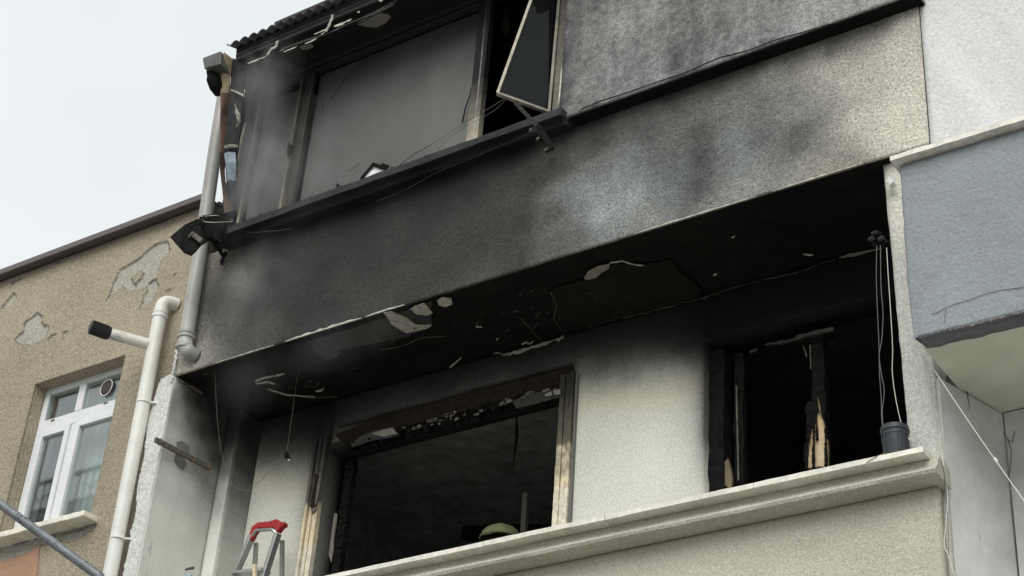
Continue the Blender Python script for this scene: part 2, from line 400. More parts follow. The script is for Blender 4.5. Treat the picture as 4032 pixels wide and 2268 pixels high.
# --- band above the balcony: soot deposits read off as tones at places on the wall
band_pts = [(460,930,150,0,.2),(480,900,140),(500,850,118),(560,830,96,.3),(520,700,112),(600,700,112),(545,660,118,0,.3),(610,655,88),(560,760,80),(640,760,70),(640,830,88,.3),(700,750,60),(750,800,62),(700,690,62),(800,700,58),(900,650,60),(850,750,66),
 (1000,600,64),(1000,720,70),(1100,680,72),(1100,500,56),(1200,480,56),(1200,600,66),(1300,560,66),(1300,640,76,.2),(1350,450,66),(1400,540,82,.3),(1400,420,78),(1430,500,118,.9),(1440,590,104,.6),(1480,470,146,1),(1455,470,128,1),(1450,540,124,.8),(1500,420,112,.7),
 (1500,540,154,1),(1600,500,148,1),(1560,450,138,1),(1520,590,130,.7),(1500,350,70),(1600,300,88,.3),(1600,400,118,.9),(1700,440,112,1),(1680,500,122,1),(1650,370,100,.6),(1700,330,106,.6),(1760,330,88,.4),(1760,400,84,.6),(1740,470,86,.7),(1730,510,98,.6),
 (1640,350,92,.5),(1850,430,124,.9),(1840,500,132,.6),(1840,350,122,.9),(1800,260,110,.5),(1900,350,112,.8),(1880,290,116,.5),(1950,420,118,.6),(2000,280,135,.5),(2010,330,92,.6),(2000,380,96,.5),(2060,310,118,.4),(2050,240,140,.2),(2080,370,122,.3),(2100,300,150),
 (2130,370,150),(2110,405,130),(2150,395,120,0,.1),(2190,390,142),(2150,200,160),(2160,300,170),(2250,150,168),(2250,280,176),(2300,200,172),(2280,60,166),(2230,345,178),(2310,350,180),(1950,200,128,.2),(2100,160,150),(2000,150,100),(2100,105,92),(2200,60,104),(2290,28,130),
 (1700,225,62),(1500,302,52),(1800,205,74),(1900,165,84),(1300,380,48),(1100,455,44),(900,530,46),(700,600,52),(1650,550,132,.4),(1750,520,132,.3),(1900,475,136,.3),(2000,440,140,.2),(2100,415,146,0,.2),(1400,625,96,.4)]
fband = stain_field(band_pts, onY(0.0), clean=176, eps=.075, pw=3.4, gam=1.5)
U = np.arange(XL, XR + .001, .02); V = np.linspace(ZB, ZC, 50)
def band_pos(u, v):
    edge = np.clip((ZB + .05 - v) / .05, 0, 1)
    return u, .006 * (fbm(u * 2.2, v * 2.2, 3) - .5) + .004 * (fbm(u * 14, v * 14, 9) - .5), v + edge * .006 * (fbm(u * 9, v * 0, 5) - .5)
def warp(u, v, a=.09, k=3.2, seed=0):
    return (u + a * 2 * (fbm(u * k, v * k, 101 + seed, 5) - .5) + .03 * (fbm(u * 16, v * 16, 131 + seed, 3) - .5), v + a * 2 * (fbm(u * k + 7, v * k + 3, 151 + seed, 5) - .5) + .03 * (fbm(u * 16 + 5, v * 16, 171 + seed, 3) - .5))
def band_st(u, v):
    s = fband(*warp(u, v)); n = fbm(u * 4.5 + 9, v * 4.5, 21) - .5
    drip = (vnoise(u * 22, v * 1.4, 33) - .5) * .04 * (u > -5.8)
    s[0] = np.clip(s[0] + (n * .17 + drip) * 4 * s[0] * (1 - s[0]), 0, 1)
    return s
sheet('front_band', M['band'], burnt, U, V, band_pos, band_st, thick=-.012)

# chipped pale line along the lower edge of the band
mb = MB()
def edge_chip(mb, a, b, seg=.02, wd=.010):
    """ragged strip hugging the bottom edge of the band from x=a to x=b"""
    n = int((b - a) / seg); top, bot = [], []
    for i in range(n + 1):
        x = a + (b - a) * i / n; k = math.sin(math.pi * i / n) ** .5
        h = (.25 + .75 * float(vnoise(x * 30, 0, 4))) * wd * k
        top.append(np.array((x, -.0065, ZB + h + .001))); bot.append(np.array((x, -.0065, ZB - .002)))
    mb.mark(); mb.strip(top, bot, (0, .006, 0))
for a, b_, wd_ in ((-7.75, -7.2, .007), (-7.1, -6.45, .018), (-6.42, -6.1, .013), (-4.4, -3.6, .010), (-3.5, -2.95, .012)): edge_chip(mb, a, b_, wd=wd_)
mb.build('chipped_edge', M['ash'], burnt)

# --- corner strip and lintel end to the right of the balcony opening
sheet('corner_strip', M['band'], burnt, np.arange(-2.70, -2.569, .02), np.linspace(6.9, ZB - .001, 24), lambda u, v: (u, 0 * u + .001, v), lambda u, v: (.02 + 0 * u, 0 * u, 0 * u), thick=-.14)

# --- pier between the balcony opening and the neighbour
pl = lambda z: -2.81 - .05 * np.clip((z - 5.6) / 1.8, 0, 1) + .004 * (vnoise(z * 16, z * 0, 2) - .5)
def pier_pos(u, v):
    xl = pl(v); xr = -2.645 + .012 * np.sin(v * 5) - .03 * np.clip((v - 6.2) / 1.2, 0, 1)
    return xl + (xr - xl) * u, .06 + .01 * (fbm(u * 3, v * 4, 6) - .5), v
sheet('pier', M['pier'], burnt, np.linspace(0, 1, 12), np.linspace(5.50, ZB - .002, 100), pier_pos,
      lambda u, v: (np.clip(.25 * np.clip((.22 - u) / .22, 0, 1) * np.clip((v - 6.2), 0, 1) + .08 * (fbm(u * 3, v * 3, 8)), 0, 1), 0 * u, .2 * np.clip(v - 6.2, 0, 1)), thick=-.16)

# --- upper wall (oversails the band by 10 cm)
up_pts = [(1440,60,100),(1450,150,112,.2),(1430,240,84),(1480,60,118),(1480,200,124,.3),(1500,130,132,.2),(1560,60,134),(1600,30,128),(1560,170,122,.5),(1620,150,118,.4),(1650,90,112,.2),(1650,190,120,.5),(1700,60,112,0,.2),
 (1700,140,92,.3),(1760,100,98,.2),(1800,40,106,0,.1),(1760,170,104,.5),(1850,120,112,.3),(1900,60,116,.2),(1950,100,122,.4),(1950,30,118),(2000,60,138,.5),(2050,30,142,.4),(2060,80,132,.3),(2130,20,134),(2180,40,140,.2),(2250,10,146),
 (1470,260,106),(1550,232,116,.3),(1650,200,124,.5),(1800,150,128,.4),(1900,115,128,.4),(2100,50,134,.3),(1430,10,100),(1415,150,62),(1412,220,60),(1420,60,78)]
fup = stain_field(up_pts, onY(-.10), clean=176, eps=.05, pw=3.0, gam=1.25)
def up_st(u, v):
    s = fup(*warp(u, v, .10, 3, 9)); s[1] = s[1] * .35; n = fbm(u * 5, v * 5, 51) - .5; drip = (vnoise(u * 26, v * 1.2, 53) - .5) * .13 + (vnoise(u * 60, v * 1.6, 54) - .5) * .06
    s[0] = np.clip(s[0] + (n * .25 + drip) * 4 * s[0] * (1 - s[0]), 0, 1); return s
sheet('upper_wall', M['upper'], burnt, np.arange(-4.93, -2.529, .02), np.arange(8.36, 10.6, .02),
      lambda u, v: (u, -.10 + .006 * (fbm(u * 3, v * 3, 13) - .5), v + (v < 8.365) * .008 * (fbm(u * 7, v * 0, 15) - .5)), up_st, thick=-.25)
# sooted drip board under the oversail
MB().box(-4.86, -2.535, -.094, .12, 8.349, 8.359).build('drip_board', M['char'], burnt)
# crack of peeled paint just above its edge
mb = MB()
pth = [r4(1110, 690), r4(1230, 640), r4(1400, 585), r4(1600, 515), r7(120, 380), r7(300, 300), r7(450, 262), r7(600, 205), r7(760, 160), r7(900, 120)]
mb.tube([P(a, b, -.104) for a, b in pth], .003, 4); mb.build('crack', M['char'], burnt)
# masonry above the window range and behind the wall
MB().box(-7.98, -4.93, .02, .25, 9.80, 9.97).build('lintel_wall', M['char'], burnt)
MB().box(-7.98, -7.86, .01, .22, 8.36, 9.80).build('corner_post', M['char'], burnt)
# --- sill moulding under the window range
prof = [(.12, 8.43), (-.17, 8.392), (-.172, 8.335), (-.13, 8.345), (-.115, 8.322), (-.108, 8.300), (-.02, 8.325), (.12, 8.325)]
n = 90; vs, fs = [], []
for i in range(n + 1):
    x = -7.80 + (-4.87 + 7.80) * i / n
    for k, (yy, zz) in enumerate(prof):
        vs.append((x, yy + .004 * (float(vnoise(x * 12, k * 3.3, 1)) - .5), zz + .008 * (float(vnoise(x * 6, k * 1.3, 7)) - .5)))
K = len(prof)
for i in range(n):
    for k in range(K): a, b_ = i * K + k, i * K + (k + 1) % K; fs.append((a, b_, b_ + K, a + K))
fs += [tuple(range(K - 1, -1, -1)), tuple(n * K + k for k in range(K))]
mb = MB(); mb.add(vs, fs, [(.45 + .3 * float(vnoise(v[0] * 3, v[2] * 9, 2)) + (.3 if k % K in (3, 4, 5, 6, 7) else 0), 0, 0) for k, v in enumerate(vs)])
M['sill'] = plaster('sooted_sill', (.085, .085, .088), grain=30, bump=.6, mott=.35, soot=(.012, .012, .013), dist=.006)
mb.build('window_sill', M['sill'], burnt)
# scorched rubble lying on the sill
mb = MB()
for i in range(46):
    x = random.uniform(-7.75, -5.0) if i > 20 else random.uniform(-7.75, -6.9); s = random.uniform(.008, .028); c = (x, random.uniform(-.15, -.06), 8.398 + s * .3)
    mb.bar(c, (c[0] + random.uniform(-1, 1) * s * 2, c[1] + random.uniform(-.3, .3) * s, c[2] + random.uniform(.1, .9) * s), s, s * .6, jit=s * .25)
mb.build('sill_rubble', M['char'], burnt)['kind'] = 'stuff'

# --- window range of the top floor
ZH = 9.75
def fstain(lo, hi): return lambda t: (min(1, max(0, lo + .45 * (1 - lo) + (hi - lo - .45 * (1 - lo)) * t ** .5)), 0, .3)
def streaked(s, u, v):
    d = (vnoise(u * 38, v * 1.1, 5) - .5) * .05 + (vnoise(u * 90, v * .8, 6) > .95) * .03 + (fbm(u * 2.4, v * 3.2, 8) - .5) * .16 + .02
    s[0] = np.clip(s[0] + d * (1.15 - s[0]) * 1.3, 0, .99); return s
def glazing(name, x0, x1, z0, z1, y, pts, clean=120):
    f = stain_field(pts, onY(y), clean=clean, eps=.1, pw=2.6)
    return sheet(name, M['sootglass'], None, np.linspace(x0, x1, int((x1 - x0) / .010) + 3), np.linspace(z0, z1, 60), lambda u, v: (u, y + 0 * u, v), lambda u, v: streaked(f(u, v), u, v), thick=-.006)
win = MB(); win.bar((-7.79, -.01, 8.40), (-7.79, -.01, ZH), .11, .07, 8, st=fstain(.85, 1)); wn = win.build('window', M['pvc_burnt'], burnt)
wn['label'] = 'fixed sooted window by the corner, wreathed in smoke'
w1 = MB()
w1.bar((-7.725, -.03, 8.40), (-7.725, -.03, ZH), .03, .03, 8, st=lambda t: (.45 + .5 * t, 0, .4)).build('frame', M['pvc_burnt'], wn)
g1 = glazing('pane', -7.715, -7.32, 8.40, ZH - .08, .02, [(640,480,124),(620,520,140),(690,480,112),(650,420,130),(700,400,92),(660,350,104),(720,330,82),(740,260,68),(650,300,80),(680,260,74),(640,240,50),(640,200,36),(720,200,50),(700,510,116)], clean=128); g1.parent = wn
wn2 = MB().bar((-7.265, -.005, 8.40), (-7.265, -.005, ZH), .05, .05, 10, st=fstain(.80, .98)).build('window', M['pvc_burnt'], burnt)
wn2['label'] = 'wide fixed window with a flat grey film of soot'
mb = MB(); mb.bar((-7.315, -.035, 8.40), (-7.31, -.035, ZH - .06), .022, .035, 10, st=fstain(.12, .96)); mb.bar((-7.215, -.03, 8.40), (-7.205, -.03, ZH), .02, .035, 10, st=fstain(.78, .98))
mb.bar((-7.24, -.025, 8.40), (-7.235, -.025, ZH), .010, .012, 4, st=fstain(.8, .98)); mb.build('frame', M['pvc_burnt'], wn2)
mb = MB(); mb.bar((-7.31, -.06, 8.98), (-7.30, -.06, 9.05), .025, .03, 2, jit=.004); mb.bar((-7.30, -.07, 8.95), (-7.30, -.085, 9.06), .014, .014, 2, jit=.003); mb.build('handle', M['dark_metal'], wn2)
g2 = glazing('pane', -7.20, -5.70, 8.40, ZH - .02, .02, [(760,490,92),(800,420,90),(850,350,86),(820,250,74),(900,400,90),(950,300,90),(900,250,84),(1000,200,88),(1000,330,92),(1100,300,96),(1100,200,96),(1150,150,90),(1180,300,98),(1200,330,104),
  (850,200,60),(820,170,44),(900,160,50),(1000,120,52),(1000,80,34),(1100,80,44),(1180,60,38),(1100,30,26),(1200,20,26),(900,110,28),(800,120,26),(780,300,78),(1200,200,92),(1190,120,72),(1050,350,92)], clean=128); g2.parent = wn2
# crack lines and hanging black thread on the glass
mb = MB(); pth = [q4(0, 0)] and [r4(470, 190), r4(480, 300), r4(470, 330), r4(445, 390), r4(432, 480), r4(405, 600), r4(375, 680), r4(355, 775)]
mb.tube([P(a, b, -.012) for a, b in pth], [.003, .003, .004, .005, .005, .005, .005, .006], 5); mb.build('sealing_strip', M['char'], wn2)
mb = MB()
for pp in ([r3(1290, 1270), r3(1400, 1100), r3(1500, 960), r3(1650, 820), r3(1930, 650)], [r3(1190, 1440), r3(1190, 1300)], [q5(1380, 670), q5(1490, 585)], [q5(990, 920), q5(1055, 868)], [q5(1850, 620), q5(2000, 500), q5(2174, 405)]):
    mb.mark(); mb.tube([P(a, b, -.004) for a, b in pp], .0022, 4)
mb.build('crack', M['char'], wn2)
# right mullion
mb = MB(); st = lambda t: (.22 + .78 * min(1, (t * 2.2)) ** .55 if t > .03 else .05, 0, .4)
mb.bar((-5.665, -.02, 8.40), (-5.665, -.02, ZH), .07, .06, 24, st=st); mb.bar((-5.605, -.045, 8.40), (-5.60, -.045, ZH), .028, .05, 24, st=st); mb.bar((-5.63, -.055, 8.40), (-5.63, -.055, ZH), .012, .012, 12, st=lambda t: (.5 + .5 * t, 0, 0))
wn3 = mb.build('window', M['pvc_burnt'], burnt); wn3['label'] = 'open window with a sash hanging outwards from its hinges'
MB().bar((-5.0, -.01, 8.40), (-5.0, -.01, 10.5), .06, .06, 10, st=fstain(.45, .9)).build('frame', M['pvc_burnt'], wn3)
MB().bar((-4.955, -.075, 8.42), (-4.945, -.075, 8.9), .012, .012, 6, st=lambda t: (.0 if .25 < t < .75 else .8, 0, 0), jit=.002).build('frame', M['pvc_burnt'], wn3)
# the hanging sash: four corners in space
cBL, cBR = P(1252, 236, -.33), np.array((-5.045, -.05, 8.50)); cTR = np.array((-5.02, -.05, 9.95)); cTL = P(1252 + .359 * 350, 236 - 350, -.20)
sash = MB()
for a, b_, wd_, s0 in ((cBL, cTL, .018, .32), (cBL, cBR, .016, .55), (cBR, cTR, .018, .6), (cTL, cTR, .02, .4)):
    sash.bar(a, b_, wd_, .03, 10, up=(.5, -.8, 0), st=lambda t, s0=s0: (s0 + .15 * random.random(), 0, .25))
sh = sash.build('sash', M['pvc_burnt'], wn3)
mb = MB(); e = np.array((.0, .012, 0)); mb.prism([cBL + (.01, .0, .01), cBR + (-.01, 0, .01), cTR + (-.01, 0, -.01), cTL + (.01, 0, -.01)], (0, .006, 0)); mb.build('pane', M['glass_dark'], wn3)
# rooms behind: bare burnt shells
def room(name, x0, x1, y0, y1, z0, z1, mat='room'):
    mb = MB(); mb.box(x0, x1, y1, y1 + .1, z0, z1); mb.box(x0 - .1, x0, y0, y1 + .1, z0 - .1, z1 + .1); mb.box(x1, x1 + .1, y0, y1 + .1, z0 - .1, z1 + .1)
    mb.box(x0, x1, y0, y1 + .1, z1, z1 + .1); mb.box(x0, x1, y0, y1 + .1, z0 - .1, z0)
    return mb.build(name, M[mat], burnt)
room('upper_room', -7.95, -2.7, .26, 4.5, 7.75, 10.7)
mb = MB(); plate(mb, [q4(140, 300), q4(175, 200), q4(195, 130), q4(215, 60), q4(222, 150), q4(235, 240), q4(210, 300), q4(165, 270)], onY(.12), (0, .006, 0)); mb.build('hanging_scrap', M['sooty_board'], burnt)

# --- eave
mb = MB(); mb.box(-7.84, -4.94, -.40, .02, 9.752, 9.77); mb.build('eave_soffit', M['soffit'], burnt)
mb = MB(); mb.bar((-7.80, -.075, ZH - .005), (-4.95, -.075, ZH - .005), .012, .03, 1, up=(0, -1, 0)); mb.bar((-7.80, -.02, ZH - .02), (-4.95, -.02, ZH - .02), .02, .05); mb.build('head_rail', M['dark_metal'], burnt)
mb = MB()
for k in range(4):
    z0 = 9.735 + k * .036; mb.box(-7.66, -4.5, -.418 - .004 * k, -.40, z0, z0 + .032)
fas = mb.build('fascia_board', M['dark_metal'], burnt)
# corrugated sheets: wave along x, sloping up from the eave
pitch = .088
for k in range(4):
    x0 = -7.70 + k * .88; x1 = x0 + .90
    U_ = np.arange(x0, x1 + .001, pitch / 12); V_ = np.linspace(0, 1, 6)
    sheet('roof_sheet', M['roof'], burnt, U_, V_, lambda u, v, k=k: (u, -.50 + v * 2.4, 9.815 + .034 * np.abs(np.cos(np.pi * (u + 7.7) / pitch)) ** .8 + v * .85 + .003 * (k % 2) + .006 * (fbm(u * 5, v * 3, 4) - .5)),
          lambda u, v: (.4 + .3 * fbm(u * 3, v * 3, 5), 0 * u, 0 * u), thick=-.004)
# ragged pale strip along the eave edge and bent straps
mb = MB()
def ribbon(mb, pix, plane, wd, off=(0, .004, 0), dn=(0, 1)):
    pix = [np.array(p, float) for p in pix]; fine = []
    for a, b_ in zip(pix[:-1], pix[1:]):
        for k in range(4): fine.append(a + (b_ - a) * k / 4 + rng.uniform(-.5, .5, 2))
    fine.append(pix[-1]); m = len(fine); A_, B_ = [], []
    for i in range(m):
        w0 = wd * (.3 + .9 * float(vnoise(i * .7, 1, 5))) if 0 < i < m - 1 else .25
        A_.append(plane(*fine[i])); B_.append(plane(fine[i][0] + dn[0] * w0, fine[i][1] + dn[1] * w0))
    mb.mark(); mb.strip(A_, B_, off)
YE = -.425
ribbon(mb, [r3(235, 800), r3(330, 760), r3(400, 735), r3(480, 705)], onY(YE), 4)
ribbon(mb, [r3(650, 640), r3(760, 590), r3(860, 545)], onY(YE), 1.6)
ribbon(mb, [r3(690, 655), r3(780, 620), r3(870, 580)], onY(YE), 2.2)
ribbon(mb, [r3(960, 550), r3(1060, 510), r3(1150, 450), r3(1240, 385)], onY(YE - .004), 3)
ribbon(mb, [r3(1080, 430), r3(1180, 385), r3(1250, 360)], onY(YE), 3)
ribbon(mb, [r3(1330, 330), r3(1420, 290), r3(1480, 270), r3(1560, 235)], onY(YE), 5.5)
ribbon(mb, [r3(1630, 150), r3(1660, 135)], onY(YE), 4)
mb.build('curled_edging', M['ash'], burnt)
mb = MB()
for pp in ([r3(1320, 190), r3(1300, 260), r3(1270, 330), r3(1235, 400)], [r3(620, 520), r3(600, 600), r3(540, 620), r3(490, 700)], [r3(1920, -60), r3(1925, 0), r3(1945, 12)]):
    pts = [P(*p, -.445) for p in pp]; mb.mark()
    for a, b_ in zip(pts[:-1], pts[1:]): mb.bar(a, b_, .022, .006, 3, st=lambda t: (.35 * random.random(), 0, 0), jit=.002)
mb.build('gutter_strap', M['ash'], burnt)
mb = MB()
for pp, wd_ in (([r3(640, 620), r3(1000, 490), r3(1240, 420), r3(1500, 300), r3(1800, 170), r3(2130, 0)], 5), ([r3(2100, 40), r3(1900, 140), r3(1780, 200), r3(1640, 290)], 4)):
    ribbon(mb, pp, onY(-.43), wd_, (0, .01, 0))
mb.build('warped_trim', M['dark_metal'], burnt)
mb = MB()
plate(mb, [r3(1630, 305), r3(1780, 230), r3(1900, 160), r3(2020, 180), r3(2060, 215), r3(1990, 290), r3(1870, 350), r3(1740, 335)], onZ(9.750), (0, 0, -.003), .8)
plate(mb, [r3(895, 590), r3(960, 565), r3(1050, 558), r3(1085, 590), r3(1020, 615), r3(930, 628)], onZ(9.750), (0, 0, -.003), .6)
M['bare'] = plaster('bare_board', (.24, .22, .19), grain=18, bump=.2, mott=.1)
mb.build('peeled_patch', M['bare'], burnt)
mb = MB(); plate(mb, [r3(1000, 640), r3(1130, 560), r3(1250, 500), r3(1370, 550), r3(1300, 620), r3(1200, 660)], onZ(9.750), (0, 0, -.004), 1)
plate(mb, [r3(250, 830), r3(500, 760), r3(800, 780), r3(760, 870), r3(600, 930), r3(300, 960), r3(250, 900)], onZ(9.750), (0, 0, -.005), 2)
mb.build('blistered_coat', M['brown_layer'], burnt)

# --- recessed balcony: soffit, side, column, back wall
YB = .80
def soff_st(u, v):
    s = .62 + .5 * (fbm(u * 1.7, v * 2.5, 3) - .5) + .6 * (fbm(u * 9, v * 9, 8) - .5); return np.clip(s, 0, 1), 0 * u, .5 + 0 * u
sheet('soffit', M['soffit'], burnt, np.arange(-8.11, -2.7, .03), np.arange(.15, .83, .03), lambda u, v: (u, v, ZB + .012 + .008 * (fbm(u * 4, v * 4, 2) - .5)), soff_st, thick=.1)
sheet('soffit_edge', M['soffit'], burnt, np.arange(-8.11, -2.7, .03), np.array([.0, .05, .1, .152]), lambda u, v: (u, v + .001, ZB + .004 + .002 * (fbm(u * 4, v * 4, 2) - .5) + 0 * v), soff_st, thick=.0)
mb = MB()
plate(mb, [r5(700, 392), r5(850, 345), r5(1000, 300), r5(1257, 212), r5(1257, 325), r5(1200, 345), r5(1140, 372), r5(1050, 388), r5(990, 405), r5(880, 425), r5(850, 430), r5(835, 460), r5(790, 480), r5(740, 440)], onZ(ZB - .002), (0, 0, -.004), 2.2, 4)
mb.build('loose_coat', M['grey_layer'], burnt)
mb = MB()
plate(mb, [ra(600, 260), ra(640, 240), ra(740, 215), ra(880, 140), ra(1000, 150), ra(1100, 130), ra(1150, 190), ra(1230, 250), ra(1200, 300), ra(1000, 350), ra(850, 380), ra(740, 420), ra(650, 445), ra(640, 400), ra(615, 380)], onZ(ZB - .002), (0, 0, -.003), 3, 4)
mb.build('loose_coat', M['brown_layer'], burnt)
for pix in ([ra(0, 370), ra(40, 400), ra(105, 400), ra(90, 415), ra(0, 435), ra(-60, 400), ra(-75, 375), ra(-95, 350), ra(-60, 345)],
            [ra(15, 335), ra(40, 320), ra(75, 310), ra(110, 350), ra(90, 362), ra(40, 355)], [ra(128, 300), ra(150, 285), ra(188, 290), ra(192, 315), ra(165, 326), ra(135, 318)],
            [ra(740, 205), ra(760, 175), ra(800, 155), ra(850, 145), ra(845, 165), ra(810, 185), ra(790, 205), ra(750, 212)]):
    mb = MB(); plate(mb, pix, onZ(ZB - .010), (0, 0, -.003), .7); o = mb.build('peeled_patch', M['ash'] if pix[0] != ra(740, 205) else M['bare'], burnt)
mb = MB()
for pp, wd_ in (([ra(850, 140), ra(900, 132), ra(950, 148), ra(990, 152)], 1.2), ([ra(180, 600 - 25), ra(205, 555), ra(230, 535)], 3), ([r5(460, 570), r5(490, 555), r5(545, 545), r5(595, 535)], 3.5), ([r5(465, 580), r5(520, 570), r5(555, 582)], 3),
                ([r5(520, 605), r5(600, 630), r5(650, 635), r5(730, 640)], 1.6), ([r5(735, 615), r5(765, 607), r5(772, 600)], 3), ([ra(800 - 510, 405), ra(800 - 485, 408)], 2), ([ra(375, 460), ra(382, 456)], 3), ([ra(480, 480), ra(500, 470), ra(515, 478), ra(530, 466)], 2),
                ([r8(490, 105), r8(530, 107)], 2), ([r8(115, 190), r8(130, 185)], 3), ([r8(190, 35), r8(205, 30)], 1.5), ([ra(985, 445), ra(1015, 448)], 1)):
    ribbon(mb, pp, onZ(ZB - .014), wd_, (0, 0, -.008))
mb.build('curled_paint', M['ash'], burnt)
mb = MB()
for i in range(60):
    px = random.choice((random.gauss(1330, 60), random.gauss(760, 70), random.uniform(620, 2050))); py = 985 - (px - 620) * .235 + random.uniform(-95, 20); q = PZ(px, py, ZB - .012)
    if not (.03 < q[1] < .78): continue
    r_ = random.uniform(.004, .016); a0 = random.uniform(0, 3.1); A_, B_ = [], []
    for k in range(5):
        t = a0 + k * .35; c_ = q + np.array((math.cos(t) * r_ * 2.2, math.sin(t) * r_ * 1.4, -.002 * k * k * .4)); A_.append(c_); B_.append(c_ + np.array((.002, .003, -.004)))
    mb.strip(A_, B_, (0, .002, 0))
mb.build('paint_curls', M['grey_layer'], burnt)['kind'] = 'stuff'
# hairline cracks and blisters in the soot coat
for pp in ([(1385, 735), (1400, 770), (1392, 800), (1410, 830)], [(1310, 800), (1345, 840), (1380, 872)], [(960, 880), (1010, 872), (1060, 850), (1120, 846)], [(700, 985), (780, 1002), (850, 998)]):
    mb = MB(); mb.tube([PZ(a, b, ZB - .006) for a, b in pp], .0022, 4); mb.build('blister_edge', M['rim'], burnt)
# torn paint rim where the soffit meets the back wall
mb = MB()
def rim(mb, pix, wd, st):
    pts = [P(a, b, YB - .012) for a, b in pix]; fine = []
    for a, b_ in zip(pts[:-1], pts[1:]):
        for k in range(6): fine.append(a + (b_ - a) * k / 6 + rng.uniform(-.005, .005, 3) * (1, .5, 1))
    m = len(fine); Bn = [p - np.array((0, .01, wd * (.3 + 1.1 * float(vnoise(i * .45, 2, 6))))) for i, p in enumerate(fine)]
    mb.mark(); mb.strip(fine, Bn, (0, -.004, 0))
rim(mb, [ra(370, 515), ra(410, 525), ra(460, 510), ra(560, 480), ra(640, 455), ra(660, 440)], .028, 0)
mb.build('torn_paint_rim', M['ash'], burnt)
mb = MB(); rim(mb, [ra(660, 440), ra(740, 420), ra(850, 380), ra(920, 370), ra(1000, 350), ra(1100, 325), ra(1200, 297), ra(1271, 285), r8(60, 290), r8(200, 245), r8(330, 210), r8(480, 180), r8(560, 150), r8(650, 118)], .012, 0)
mb.build('torn_paint_rim', M['rim'], burnt)
mb = MB(); plate(mb, [r8(640, 120), r8(680, 105), r8(760, 90), r8(830, 75), r8(825, 88), r8(760, 102), r8(700, 114)], onZ(ZB - .004), (0, 0, -.006), .8); mb.build('loose_coat', M['bare'], burnt)

side_pts = [(440,955,150),(445,1000,112),(470,1000,46),(500,1010,24),(540,1030,14),(450,1050,128),(480,1060,70),(510,1080,36),(540,1080,20),(440,1100,152),(470,1130,120),(500,1150,88),(540,1150,44),(430,1200,160),(470,1220,148),(520,1220,108),(540,1240,110),
            (400,1300,165),(450,1320,160),(520,1300,140),(380,1420,165),(450,1430,162),(510,1400,150)]
S = [(PX(a, b, XL), c) for a, b, c in side_pts]
def side_field(u, v):
    W = 0; o = 0
    for p, c in S:
        ww = 1 / ((u - p[1]) ** 2 + (v - p[2]) ** 2 + .003) ** 1.5; W = W + ww; o = o + ww * (1 - min(1, lin(c) / lin(168)))
    return o / W
sheet('balcony_side_wall', M['side'], burnt, np.arange(0, .585, .02), np.arange(4.6, ZB, .03), lambda u, v: (XL + .004 * (fbm(u * 6, v * 3, 3) - .5), u + .001, v), lambda u, v: (side_field(u, v), 0 * u, 0 * u), thick=-.1)
# front of that side wall: pale strip and trowelled patch against the tan house
MB().box(XL - .12, XL - .101, .0, .3, 4.6, ZB).build('wall_edge', M['patch'], burnt)
mb = MB()
lp = [r2(1030, 270), r2(1000, 262), r2(945, 290), r2(925, 340), r2(905, 430), r2(880, 500), r2(862, 560), r2(858, 640), r2(850, 720), r2(838, 800), r2(812, 900), r2(806, 1000), r2(795, 1100), r2(770, 1180), r2(762, 1300), r2(735, 1380), r2(725, 1449), r2(700, 1700)]
left = [P(a, b, -.004) for a, b in lp]
fine = []
for a, b_ in zip(left[:-1], left[1:]):
    for k in range(5): fine.append(a + (b_ - a) * k / 5 + rng.uniform(-.008, .008, 3) * (1, 0, .6))
fine.append(left[-1]); poly = fine + [np.array((XL - .0005, -.004, left[-1][2])), np.array((XL - .0005, -.004, ZB - .012))]
mb.prism(poly, (0, .10, 0)); mb.build('render_patch', M['patch'], burnt)
# crumbly joint between the houses above the patch
mb = MB()
for i in range(70):
    z = ZB - .05 + i * .022; wd_ = .012 + .016 * random.random()
    mb.bar((XL - .012 + random.uniform(-.006, .006), -.006, z), (XL - .012, -.006, z + .024), wd_, .02, jit=.004)
mb.build('mortar_joint', M['patch'], burnt)['kind'] = 'stuff'

col_pts = [(590,1040,20),(600,1100,34),(575,1110,30),(560,1150,60),(585,1160,80),(560,1250,125),(580,1250,138),(545,1350,160),(570,1350,160),(530,1430,166)]
fcol = stain_field(col_pts, onY(.56), clean=172, eps=.05)
colm = sheet('column_front', M['side'], burnt, np.linspace(-8.10, -7.99, 6), np.arange(4.6, ZB, .03), lambda u, v: (u, .56 + 0 * u, v), lambda u, v: fcol(u, v), thick=-.02)
cs = [(620,1080,14),(630,1120,24),(610,1150,44),(625,1180,42),(600,1230,70),(620,1260,72),(600,1300,96),(590,1350,110),(570,1420,128),(600,1400,120)]
CS = [(PX(a, b, -7.985), c) for a, b, c in cs]
def cs_field(u, v):
    W = 0; o = 0
    for p, c in CS:
        ww = 1 / ((u - p[1]) ** 2 + (v - p[2]) ** 2 + .004) ** 1.5; W = W + ww; o = o + ww * (1 - min(1, lin(c) / lin(150)))
    return o / W
sheet('column_side', M['side'], burnt, np.linspace(.562, .82, 8), np.arange(4.6, ZB, .03), lambda u, v: (-7.985 + 0 * u, u, v), lambda u, v: (cs_field(u, v), 0 * u, 0 * u), thick=-.02)

